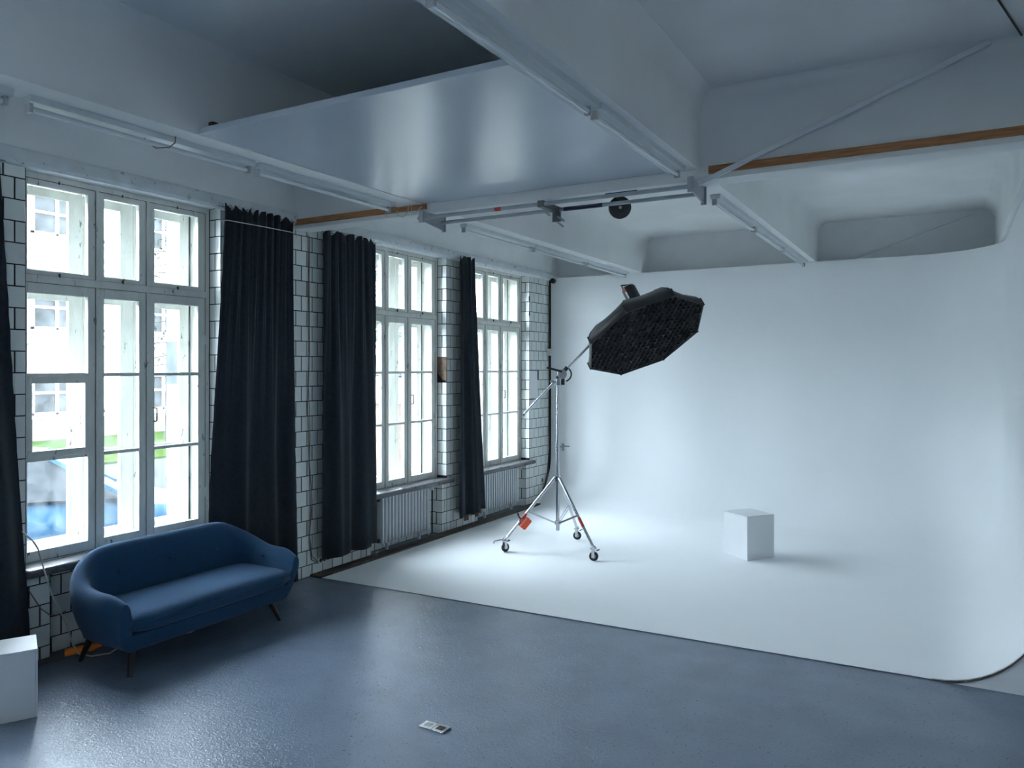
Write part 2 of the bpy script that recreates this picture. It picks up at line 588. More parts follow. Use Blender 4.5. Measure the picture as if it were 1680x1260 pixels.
for y in WINDOW_Y:                       # window jambs that face the camera, one tile deep, and the niches
    sk = (lambda u, z: 1.93 < z < 2.25) if y == WINDOW_Y[1] else None
    lay('y', y + WW - 0.003, -0.150, 0.0, ZS + .05, ZH, single=lambda u, z: True, skip=sk, shift=0)
    lay('y', y + WW - 0.123, -0.140, 0.0, 0, ZS, shift=1)
    lay('x', -0.1445, y + 0.17, y + WW - 0.13, 0, ZS)
rest.build('small_tiles', M['tile'], wall_left, kind='stuff')
# patch where tiles have fallen off and the raw plaster shows
raw = MB()
raw.loft([[(x, 8.214, z) for x, z in ((-0.145, 2.245), (-0.002, 2.245), (-0.002, 1.94), (-0.05, 1.95), (-0.135, 2.03), (-0.15, 2.12))],
          [(x, 8.226, z) for x, z in ((-0.148, 2.25), (0.0, 2.25), (0.0, 1.93), (-0.05, 1.94), (-0.14, 2.02), (-0.15, 2.12))]])
raw.build('broken_patch', M['raw'], wall_left, label='brown raw plaster where tiles have come off')
MB().box((-0.006, 10.465, 1.63), (0.0015, 10.72, 2.06)).build('plaster_patch', M['plaster'], wall_left, bevel=.003, label='smooth plaster patch among the tiles')
for yy, zz, w_, h_ in ((8.62, .07, .11, .10), (8.55, .16, .05, .06), (8.90, .08, .08, .10), (10.86, .3, .05, .06)):
    MB().box((-0.006, yy, zz), (0.004, yy + w_, zz + h_)).build('chipped_spot', M['raw'], wall_left, bevel=.003)

for zz, h_ in ((3.13, .075), (2.90, .07)):
    MB().box((-.012, 10.4535, zz), (.0022, 10.472, zz + h_)).build('chipped_spot', M['grout'], wall_left, bevel=.003)

# concrete ledge above the windows, strip along the floor
lp = [(-0.01, 3.52), (0.0, 3.50), (0.035, 3.505), (0.055, 3.53), (0.05, 3.60), (0.03, 3.625), (-0.01, 3.625)]
lm = MB().prism(lp, 'y', Y_F + .01, 11.08)
tag(lm.build('trim_1', M['ledge'], smooth=True), 'chipped white ledge running above the windows', 'ledge', kind='structure')
tag(MB().box((0.0, 5.78, 0.0), (0.155, 11.1, 0.022)).build('baseboard_left', M['baseboard'], bevel=.006),
    'dirty brown strip between tiled wall and white cove floor', 'baseboard', kind='structure')
tag(MB().box((0.0, -3.5, 0.0), (0.03, 5.40, 0.035)).build('baseboard_left', M['cove_edge'], bevel=.006),
    'thin black skirting under the window behind the sofa', 'baseboard', kind='structure')

# ------------------------------------------------------------------ windows
def make_window(n, y0):
    lab = {1: 'large old white double window behind the blue sofa', 2: 'white double window between the two middle black curtains',
           3: 'white double window nearest the white cove', 4: 'white double window just left of the picture edge',
           5: 'white double window behind the camera', 6: 'white double window farthest behind the camera'}[n]
    root = thing('window_%d' % n, (-0.15, y0, ZS), lab, 'window', kind='structure')
    wf = M['woodframe']
    X0, X1 = -0.215, -0.148
    def Y(v): return y0 + v
    # fixed frame of boards
    for a, b in (((X0, Y(.004), ZS), (X1, Y(.045), ZH)), ((X0, Y(1.615), ZS), (X1, Y(1.656), ZH)), ((X0, Y(.045), 3.475), (X1, Y(1.615), ZH)),
                 ((X0, Y(.045), 2.722), (X1 + .012, Y(1.615), 2.778)), ((X0, Y(.045), ZS), (X1, Y(1.615), .698))):
        MB().box(a, b).build('frame_board', wf, root, bevel=.004)
    for yy in (.6125, 1.0475):
        MB().box((X0, Y(yy - .013), .698), (X1 + .008, Y(yy + .013), 2.722)).build('mullion', wf, root, bevel=.004)
        MB().box((X0, Y(yy - .013), 2.778), (X1 + .008, Y(yy + .013), 3.475)).build('mullion', wf, root, bevel=.004)
    cols = ((.047, .09, .54, .597), (.628, .672, .97, 1.032), (1.063, 1.112, 1.54, 1.613))
    # lining boards between inner and outer window
    for a, b in (((-.37, Y(.004), ZS), (X0, Y(.03), ZH)), ((-.37, Y(1.63), ZS), (X0, Y(1.656), ZH)), ((-.37, Y(.03), 3.49), (X0, Y(1.63), ZH)), ((-.37, Y(.03), ZS), (X0, Y(1.63), .672))):
        MB().box(a, b).build('lining_board', wf, root, bevel=.003)
    def sash(name, xa, xb, ya, ga, gb, yb, za, gza, gzb, zb, bars=(), vent=False):
        m = MB()
        m.box((xa, ya, za), (xb, ga, zb)).box((xa, gb, za), (xb, yb, zb)).box((xa, ga, gzb), (xb, gb, zb)).box((xa, ga, za), (xb, gb, gza))
        s_ = m.build(name, wf, root, bevel=.004)
        if xb > -.3:                 # dark open joint round the inner sashes
            jl = MB()
            x_, w_ = xb + .0006, .0032
            jl.box((xb - .004, ya - w_, za), (x_, ya, zb)).box((xb - .004, yb, za), (x_, yb + w_, zb)).box((xb - .004, ya, zb), (x_, yb, zb + w_)).box((xb - .004, ya, za - w_), (x_, yb, za))
            jl.build('open_joint', M['rust'], s_)
        zc = [gza] + list(bars) + [gzb]
        for zb_ in bars:
            MB().box((xa + .006, ga, zb_ - .014), (xb - .002, gb, zb_ + .014)).build('glazing_bar', wf, s_, bevel=.004)
        xm = (xa + xb) / 2
        for i, (a, b) in enumerate(zip(zc, zc[1:])):
            MB().box((xm - .002, ga - .004, a - .002), (xm + .002, gb + .004, b + .002)).build('pane', M['glass'], s_)
        if vent:
            a, b = bars[0] + .012, bars[1] - .012
            v = MB()
            v.box((xa, ga - .03, a), (xb + .012, ga + .03, b)).box((xa, gb - .03, a), (xb + .012, gb + .012, b))
            v.box((xa, ga + .03, b - .05), (xb + .012, gb - .03, b)).box((xa, ga + .03, a), (xb + .012, gb - .03, a + .05))
            v.build('vent_frame', wf, s_, bevel=.004)
        return s_
    BARS = (1.435, 2.05)
    for ci, (ya, ga, gb, yb) in enumerate(cols):
        up = sash('upper_sash', -.192, -.15, Y(ya), Y(ga), Y(gb), Y(yb), 2.78, 2.815, 3.43, 3.472)
        lo = sash('lower_sash', -.192, -.15, Y(ya), Y(ga), Y(gb), Y(yb), .70, .775, 2.645, 2.72, BARS, vent=(n == 1 and ci == 0))
        sash('outer_sash', -.405, -.37, Y(ya + .01), Y(ga + .03), Y(gb - .02), Y(yb), 2.79, 2.85, 3.40, 3.47)
        sash('outer_sash', -.405, -.37, Y(ya + .01), Y(ga + .03), Y(gb - .02), Y(yb), .66, .80, 2.62, 2.72, BARS)
        # ironwork: catches at the head and the transom, hinges on the stile
        MB().box((-.15, Y((ga + gb) / 2 - .004), 3.462), (-.138, Y((ga + gb) / 2 + .004), 3.486)).build('catch', M['rust'], up, bevel=.003)
        MB().box((-.15, Y((ga + gb) / 2 - .004), 2.77), (-.13, Y((ga + gb) / 2 + .004), 2.80)).build('catch', M['rust'], up, bevel=.003)
        if ci == 2:
            h = MB().tube([(-.15, Y(ga - .012), 1.66), (-.118, Y(ga - .008), 1.66), (-.112, Y(ga - .006), 1.668), (-.112, Y(ga - .006), 1.762), (-.118, Y(ga - .008), 1.77), (-.15, Y(ga - .012), 1.77)], .006, 8)
            h.build('handle', M['rust'], lo, smooth=True)
        for zz in (1.0, 2.35):
            MB().cyl((-.147, Y(yb if ci == 2 else ya), zz - .04), (-.147, Y(yb if ci == 2 else ya), zz + .04), .008, 8).build('hinge', M['woodframe'], lo, smooth=True)
    # outer frame posts
    for yy in (.6125, 1.0475):
        MB().box((-.42, Y(yy - .02), ZS), (-.37, Y(yy + .02), ZH)).build('outer_mullion', wf, root, bevel=.004)
    MB().box((-.42, Y(.03), 2.715), (-.37, Y(1.63), 2.785)).build('outer_transom', wf, root, bevel=.004)
    # masonry reveal outside with patches of old paint
    pm = M['reveal_a'] if n == 1 else M['reveal_b']
    MB().box((-.64, Y(1.585), .5), (-.42, Y(1.658), ZH)).build('outer_reveal', pm, root)
    MB().box((-.56, Y(.0), .58), (-.42, Y(1.585), .655)).build('outer_sill', M['ledge'], root, bevel=.006)
    # inner sill
    MB().box((-.15, Y(-.03 if n == 1 else .0), .632), (.07, Y(WW + .09), .692)).build('inner_sill', M['sill'], root, bevel=.022, seg=4, smooth=True,
        label='dark grey stone window sill')
    return root
M['reveal_a'] = mk_bands('reveal_paint_blue_and_pink', [(0, (.11, .075, .095)), (1.10, (.30, .30, .30)), (1.95, (.014, .024, .05)), (2.34, (.32, .34, .38))])
M['reveal_b'] = mk_bands('reveal_paint_beige_and_pink', [(0, (.20, .18, .145)), (1.97, (.22, .165, .19)), (2.43, (.21, .19, .15)), (4.5, (.21, .19, .15))])
for i, (ya, yb) in enumerate(FILL_WINDOWS):
    za, zb = 1.6, 3.1
    rt = thing('window_%d' % (i + 7), (X_R + .1, (ya + yb) / 2, za), 'small white unseen window added in the opposite long wall for fill light', 'window', kind='structure')
    ym = (ya + yb) / 2
    for a, b in (((ya, za), (ya + .07, zb)), ((yb - .07, za), (yb, zb)), ((ya + .07, za), (yb - .07, za + .07)), ((ya + .07, zb - .07), (yb - .07, zb)), ((ym - .04, za + .07), (ym + .04, zb - .07))):
        MB().box((X_R + .07, a[0], a[1]), (X_R + .13, b[0], b[1])).build('frame_board', M['woodframe'], rt, bevel=.004)
    for a, b in ((ya + .07, ym - .04), (ym + .04, yb - .07)):
        MB().box((X_R + .098, a - .003, za + .067), (X_R + .102, b + .003, zb - .067)).build('pane', M['glass'], rt)
for i, y in enumerate(WINDOW_Y + tuple(reversed(SIDE_WINDOW_Y))):
    make_window(i + 1, y)

# ------------------------------------------------------------------ white cove (cyclorama)
def make_cove():
    root = thing('cyclorama', (3.1, 8.5, 0), 'large white infinity cove with curved corner filling the far end', 'backdrop')
    XR, YB, ZT = 6.15, 11.13, 3.54
    RC, RF, RS = 0.92, 0.72, 0.64       # vertical corner, floor curve at the back, at the side
    X0, Z0 = 0.155, 0.006
    yfront = lambda x: 5.79 + (x - 0.155) / 5.4 * 0.14
    # path along the back wall, round the corner and along the right-hand wall
    path = []
    for i in range(25):
        path.append((0.03 + (XR - RC - 0.03) * i / 24, YB, 0.0, 1.0, RF))
    for i in range(1, 17):
        a = math.pi / 2 * i / 16
        path.append((XR - RC + RC * math.sin(a), YB - RC + RC * math.cos(a), math.sin(a), math.cos(a), RF + (RS - RF) * i / 16))
    yf = yfront(XR - RS)
    for i in range(1, 25):
        path.append((XR, YB - RC - (YB - RC - yf) * i / 24, 1.0, 0.0, RS))
    rings = []
    nf = 14
    for px, py, nx, ny, r in path:
        g = []
        for k in range(nf + 1):
            a = math.pi / 2 * k / nf
            d = r - r * math.sin(a)
            g.append((px - nx * d, py - ny * d, Z0 + r - r * math.cos(a)))
        g.append((px, py, 1.8))
        g.append((px, py, ZT))
        rings.append(g)
    m = MB().loft(rings, closed=False)
    # flat floor joined to the foot of the curves
    foot = [g[0] for g in rings]
    fl = [(X0, yfront(X0), Z0)] + [(max(x, X0), y, z) for x, y, z in foot]
    ng = len(rings[0])
    k = len(m.v)
    m.v += [(X0, yfront(X0), Z0), (X0, foot[0][1], Z0)]
    inner = [i * ng for i in range(len(rings)) if rings[i][0][0] > X0 + .01]
    m.f.append([k, k + 1] + inner)
    m.mi.append(0)
    m.build('cove_shell', M['cyc'], root, smooth='all')
    # closing board under the curve at the front edge, with dark edge line
    pr = [(XR - RS, 0.0)]
    ed = MB()
    pts = []
    for k in range(nf + 1):
        a = math.pi / 2 * k / nf
        pts.append((XR - RS + RS * math.sin(a), Z0 + RS - RS * math.cos(a)))
    prof = [(XR - RS, 0.0), (XR + .02, 0.0)] + [(x, max(z - .016, 0.0)) for x, z in reversed(pts)]
    MB().prism(prof, 'y', yf + .004, yf + .03).build('side_board', M['white_board'], root)
    for (xa, za), (xb, zb) in zip(pts, pts[1:]):
        ed.add([(xa, yf - .003, za + .0), (xb, yf - .003, zb + .0), (xb, yf - .003, zb - .016), (xa, yf - .003, za - .016),
                (xa, yf + .02, za + .0), (xb, yf + .02, zb + .0), (xb, yf + .02, zb - .016), (xa, yf + .02, za - .016)],
               [(0, 1, 2, 3), (4, 7, 6, 5), (0, 4, 5, 1), (3, 2, 6, 7)])
    ed.build('edge_strip', M['cove_edge'], root, label='dark plywood edge of the curved board')
    MB().box((XR + .01, yf + .004, 0), (XR + .03, YB - RC, ZT)).build('side_wall', M['white_board'], root)
    return root
make_cove()

# ------------------------------------------------------------------ curtains
def curtain(yl, yr, ztop, zbot, xc, label, seed, folds_top=10, folds_bot=5, drop=None, xbot=None, amp=1.0):
    """yl, yr: (top, bottom) edges along the wall; drop(s) lifts the hem"""
    rnd = random.Random(seed)
    NS, NZ = 150, 30
    ph = [rnd.uniform(0, 6.28) for _ in range(8)]
    def fold(s, t):
        top = math.sin(6.283 * folds_top * s + ph[0] + 1.4 * math.sin(3 * s + ph[1])) * 0.75 + 0.25 * math.sin(6.283 * folds_top * 2.3 * s + ph[2])
        w_ = s + 0.05 * math.sin(5.1 * s + ph[3])
        bot = math.sin(6.283 * folds_bot * w_ + ph[4]) + 0.45 * math.sin(6.283 * folds_bot * 1.9 * s + ph[5])
        k = min(1, t * 1.5)
        k = k * k * (3 - 2 * k)
        return (1 - k) * top * 0.022 + k * bot * (0.026 + 0.012 * t)
    V = []
    for j in range(NZ + 1):
        t = j / NZ
        for i in range(NS + 1):
            s = i / NS
            ya = yl[0] + (yl[1] - yl[0]) * t ** 1.1
            yb = yr[0] + (yr[1] - yr[0]) * t ** 1.1
            sc_ = 0.5 + 0.5 * math.sin(6.283 * folds_top * s + ph[6] + 2.1 * math.sin(7 * s + ph[7]))
            zt = ztop + 0.022 * (sc_ ** 0.5) - 0.03 * (1 - sc_) ** 3
            zb = zbot + (drop(s) if drop else 0) + 0.006 * math.sin(20 * s + seed)
            z = zt + (zb - zt) * t
            ripple = 0.0025 * math.sin(90 * t + seed) * (1 if i in (0, NS) else 0)
            V.append((xc + ((xbot if xbot is not None else xc) - xc) * min(1, t * 1.6) + fold(s, t) * (1 + (amp - 1) * t), ya + (yb - ya) * s + ripple + 0.006 * math.sin(12 * s + 4 * t), z))
    Fc = [(j * (NS + 1) + i, j * (NS + 1) + i + 1, (j + 1) * (NS + 1) + i + 1, (j + 1) * (NS + 1) + i) for j in range(NZ) for i in range(NS)]
    y0 = (yl[1] + yr[1]) / 2
    root = thing('curtain', (xc, y0, zbot), label, 'curtain', 'black curtains on the window wall')
    MB().add(V, Fc).build('cloth', M['curtain'], root, smooth='all', solid=.004)
    # hooks into the ledge and the wire they run on
    yA, yB = yl[0], yr[0]
    MB().tube([(xc - .015, yA - .06, ztop - .01), (xc - .015, yB + .05, ztop - .01)], .0022, 6).build('curtain_wire', M['cable_dark'], root)
    nh = max(3, int((yB - yA) / .12))
    for k in range(nh + 1):
        yy = yA + (yB - yA) * k / nh
        MB().tube([(xc - .015, yy, ztop + .012), (xc - .027, yy, ztop + .016), (xc - .027, yy, ztop - .008), (xc - .015, yy, ztop - .014)], .002, 5).build('hook', M['cable_dark'], root)
    return root
curtain((2.10, 2.10), (2.79, 3.035), 3.50, 0.02, .12, 'black curtain at the picture edge behind the cropped white box', 3, 4, 2)
curtain((4.625, 4.50), (5.43, 5.545), 3.515, 0.03, .125, 'wide black curtain hanging beside the right end of the blue sofa', 11, 9, 2.6, xbot=.052, amp=.75)
curtain((5.86, 5.86), (6.665, 6.74), 3.49, 0.155, .12, 'black curtain hanging beside the long radiator, its hem off the floor', 23, 6, 2.2, drop=lambda s: 0.0 if s < .8 else .03)
curtain((8.33, 8.31), (8.72, 9.02), 3.535, 0.175, .12, 'narrow black curtain bunched between the two far windows', 31, 5, 2.6, drop=lambda s: 0.0 if s < .7 else .035)
# pale cord drawn across the widest curtain
tag(MB().tube([(.125, 4.56, 3.378), (.178, 4.62, 3.38), (.185, 5.0, 3.385), (.178, 5.42, 3.39), (.004, 5.60, 3.393)], .0035, 6).build('cord', M['cable_white']),
    'thin pale cord stretched across the top of the wide black curtain', 'cord')

# ------------------------------------------------------------------ radiators
def radiator(y0, nsec, label):
    root = thing('radiator', (-0.06, y0, .08), label, 'radiator', 'ribbed radiators under the windows')
    pitch = 0.062
    m = MB()
    prof = []
    def ring(z, sx, sy):
        return [(sx * math.copysign(abs(math.cos(a)) ** .6, math.cos(a)), sy * math.copysign(abs(math.sin(a)) ** .6, math.sin(a)), z) for a in [2 * math.pi * k / 14 for k in range(14)]]
    m.loft([ring(-.275, .025, .008), ring(-.268, .045, .015), ring(-.24, .050, .0175), ring(.24, .050, .0175), ring(.268, .045, .015), ring(.275, .025, .008)])
    for z in (-.235, .235):
        m.tube([(0, -.031, z), (0, .031, z)], .023, 10)
    tmp = m.build('section', M['radiator'], None, smooth=True)
    me = tmp.data
    bpy.data.objects.remove(tmp)
    for k in range(nsec):
        put('section', me, root, (-.06, y0 + pitch * (k + .5), .365))
    yl_, yr_ = y0, y0 + pitch * nsec
    for z in (.13, .60):
        MB().cyl((-.06, yl_ - .025, z), (-.06, yl_ + .01, z), .024, 14).build('end_cap', M['rust'], root, smooth=True)
    MB().tube([(-.06, yr_, .60), (-.06, yr_ + .05, .60), (-.06, yr_ + .05, .02)], .011, 10).build('pipe', M['radiator'], root, smooth=True)
    v = MB().cyl((-.06, yr_ + .05, .60), (-.005, yr_ + .075, .595), .02, 14, .024).build('valve', M['socketwhite'], root, smooth=True, label='white thermostat knob')
    for yy in (yl_ + .15, yr_ - .15):
        MB().box((-.075, yy - .012, .0), (-.045, yy + .012, .10)).build('foot', M['radiator'], root)
    return root
radiator(6.93, 15, 'white ribbed radiator beside the hem of the middle black curtain')
radiator(9.09, 17, 'white ribbed radiator under the window nearest the cove')

# ------------------------------------------------------------------ sofa
def sofa():
    Y0, Y1, XB, XF = 3.135, 4.845, 0.115, 0.85
    root = thing('sofa', (.46, 3.99, 0), 'blue fabric two-seat sofa with curved back and black tapered legs', 'sofa')
    yc = (Y0 + Y1) / 2
    hw = (Y1 - Y0) / 2
    R = 0.30
    # plan path of the outer rim: front of the arm, round the corner, along the back
    path = []
    xs = XB + R
    nA, nC, nB = 9, 10, 16
    for i in range(nA):
        path.append((XF - (XF - xs) * i / nA, -hw, 0, -1))
    for i in range(nC):
        a = math.pi / 2 * i / nC
        path.append((xs - R * math.sin(a), -hw + R - R * math.cos(a), -math.sin(a), -math.cos(a)))
    for i in range(nB + 1):
        path.append((XB, -hw + R + (2 * hw - 2 * R) * i / nB, -1, 0))
    for i in range(1, nC + 1):
        a = math.pi / 2 * (1 - i / nC)
        path.append((xs - R * math.sin(a), hw - R + R * math.cos(a), -math.sin(a), math.cos(a)))
    for i in range(1, nA + 1):
        path.append((xs + (XF - xs) * i / nA, hw, 0, 1))
    # arc length from each arm front
    L = [0]
    for p, q in zip(path, path[1:]):
        L.append(L[-1] + math.hypot(q[0] - p[0], q[1] - p[1]))
    T = L[-1]
    def sm(a, b, x):
        t = max(0, min(1, (x - a) / (b - a)))
        return t * t * (3 - 2 * t)
    rings = []
    for (x, y, nx, ny), l in zip(path, L):
        d = min(l, T - l)
        h = 0.545 + 0.03 * sm(0, .2, d) + 0.225 * sm(0.28, 1.02, d)
        front = sm(0.0, 0.10, d)               # arms rounded off towards the front
        h -= 0.02 * (1 - front)
        th = 0.125 + 0.005 * (1 - sm(.3, .9, d))
        lean = 0.075 + 0.03 * sm(.3, .9, d)
        tp = (1 - sm(0.0, .24, d)) ** 1.5           # arms narrow to a slim rounded edge at the front
        def P(n, z, fx=0.0):
            n = n + tp * (.048 * (1 - n / .11) if n < .11 else -.012)
            return (x - nx * n + fx, yc + y - ny * n, z)
        push = -0.02 * (1 - front) if True else 0
        ff = (1 if d < .12 else 0)
        fx = lambda z: (-(0.26 * max(0, .46 - z)) ) * (1 - sm(0, .35, d))     # arm fronts rake back towards the floor
        g = [P(lean + .03, .175, fx(.175)), P(lean * .55 + .005, .28, fx(.28)), P(.012, .42, fx(.42)), P(0.0, h - .12, fx(h - .12)), P(.004, h - .05, fx(h)), P(.028, h - .012), P(.062, h),
             P(th - .025, h - .014), P(th, h - .055), P(th + .012, h - .14), P(th + .03, .40, fx(.4)), P(th + .04, .30, fx(.3)), P(th + .04, .20, fx(.2))]
        rings.append(g)
    mixr = lambda g0, g1, t: [tuple(Vector(a).lerp(Vector(b), t)) for a, b in zip(g0, g1)]
    rings = [rings[0], mixr(rings[0], rings[1], .3)] + rings[1:-1] + [mixr(rings[-1], rings[-2], .3), rings[-1]]
    m = MB().loft(rings)
    m.build('shell', M['sofa'], root, smooth='all', subsurf=1)
    # seat base with apron
    xa, xb = XB + .14, XF - .055
    ya, yb = Y0 + .13, Y1 - .13
    b = MB()
    pr = lambda z, e, f: [(xa, ya - e + .02, z), (xb + f, ya - e, z), (xb + f + .012, yc, z), (xb + f, yb + e, z), (xa, yb + e - .02, z)]
    b.loft([pr(.165, -.03, -.03), pr(.18, .0, -.015), pr(.25, .025, .005), pr(.285, .028, .008), pr(.292, .02, -.0)])
    b.build('seat_base', M['sofa'], root, smooth=True, bevel=.012, seg=3)
    # cushion with crown
    c = MB()
    nx_, ny_ = 14, 34
    cx0, cx1, cy0, cy1 = XB + .12, XF + .025, Y0 + .125, Y1 - .125
    def edge(i, n):
        u = i / n * 2 - 1
        return u
    top, bot = [], []
    for j in range(ny_ + 1):
        for i in range(nx_ + 1):
            u, v = edge(i, nx_), edge(j, ny_)
            u2 = math.copysign(abs(u) ** .8, u)
            v2 = math.copysign(abs(v) ** .8, v)
            e = max(abs(u2), abs(v2))
            x = (cx0 + cx1) / 2 + u2 * (cx1 - cx0) / 2
            y = (cy0 + cy1) / 2 + v2 * (cy1 - cy0) / 2
            # front corners follow the arms
            x -= 0.06 * (max(0, u2)) * max(0, abs(v2) - .82) / .18
            k = (1 - abs(u2) ** 6) * (1 - abs(v2) ** 10)
            top.append((x, y, .385 + .05 * k ** .5 + .02 * (1 - u2 * u2) * (1 - v2 * v2)))
            bot.append((x, y, .335 - .045 * k ** .4))
    n1 = nx_ + 1
    Fq = [(j * n1 + i, j * n1 + i + 1, (j + 1) * n1 + i + 1, (j + 1) * n1 + i) for j in range(ny_) for i in range(nx_)]
    c.add(top, Fq)
    c.add(bot, [tuple(reversed(f)) for f in Fq])
    k = len(top)
    rim = [i for i in range(n1)] + [j * n1 + nx_ for j in range(1, ny_ + 1)] + [ny_ * n1 + i for i in range(nx_ - 1, -1, -1)] + [j * n1 for j in range(ny_ - 1, 0, -1)]
    for a, b_ in zip(rim, rim[1:] + rim[:1]):
        c.f.append([a, k + a, k + b_, b_]); c.mi.append(0)
    cush = c.build('seat_cushion', M['sofa'], root, smooth='all')
    seam = [Vector(top[i]) + Vector((0, 0, -.008)) for i in rim]
    ctr = Vector(((cx0 + cx1) / 2, (cy0 + cy1) / 2, .365))
    seam = [ctr + (p - ctr) * 1.002 for p in seam]
    MB().tube([tuple(p) for p in seam] + [tuple(seam[0])], .0045, 6).build('piping', M['sofa'], cush, smooth='all')
    # buttons on the inner back and arms
    for yy, zz in ((Y0 + .42, .585), (yc - .0, .60), (Y1 - .42, .585)):
        MB().cyl((XB + .135, yy, zz), (XB + .158, yy, zz), .013, 12, .010).build('button', M['sofa'], root, smooth=True)
    for yy, sg in ((Y0 + .165, 1), (Y1 - .165, -1)):
        MB().cyl((.50, yy - sg * .03, .50), (.50, yy - sg * .008, .50), .012, 12, .009).build('button', M['sofa'], root, smooth=True)
    for (fx_, fy, tx, ty) in ((.772, 3.29, .70, 3.36), (.76, 4.655, .69, 4.585), (.192, 3.30, .25, 3.36), (.192, 4.66, .25, 4.60)):
        MB().cyl((tx, ty, .20), (fx_, fy, 0.0), .030, 14, .015).build('leg', M['blackwood'], root, smooth=True)
sofa()

# ------------------------------------------------------------------ white boxes
def board_box(name, c, ax, ay, h, label, t=.012):
    """hollow-built box of six boards with visible butt joints; ax, ay half axes"""
    c, ax, ay = Vector(c), Vector(ax), Vector(ay)
    root = thing(name, tuple(c), label, 'box', 'white painted boxes')
    ux, uy = ax.normalized(), ay.normalized()
    lx, ly = ax.length, ay.length
    up = Vector((0, 0, 1))
    wb = M['white_board']
    e = .0012
    for s_ in (-1, 1):
        MB().obox(c + ux * s_ * (lx - t / 2) + up * (h - t) / 2, ux * t / 2, uy * ly, up * ((h - t) / 2 - e)).build('side_board', wb, root, bevel=.0015)
        MB().obox(c + uy * s_ * (ly - t / 2) + up * (h - t) / 2, ux * (lx - t - e), uy * t / 2, up * ((h - t) / 2 - e)).build('side_board', wb, root, bevel=.0015)
    MB().obox(c + up * (h - t / 2), ux * lx, uy * ly, up * t / 2).build('top_board', wb, root, bevel=.0015)
    return root
board_box('white_box', (3.648, 8.853, .0065), (.158, -.117, 0), (.111, .156, 0), .478, 'white cube-like box standing alone on the white cove floor')
d1 = Vector((.457, .889, 0)); d2 = Vector((-.889, .457, 0))
cc = Vector((.836, 2.647, 0)) - d1 * .24 + d2 * .15
board_box('white_box', (cc.x, cc.y, 0), tuple(d1 * .24), tuple(d2 * .15), .411, 'white box cut off by the picture edge in front of a curtain')

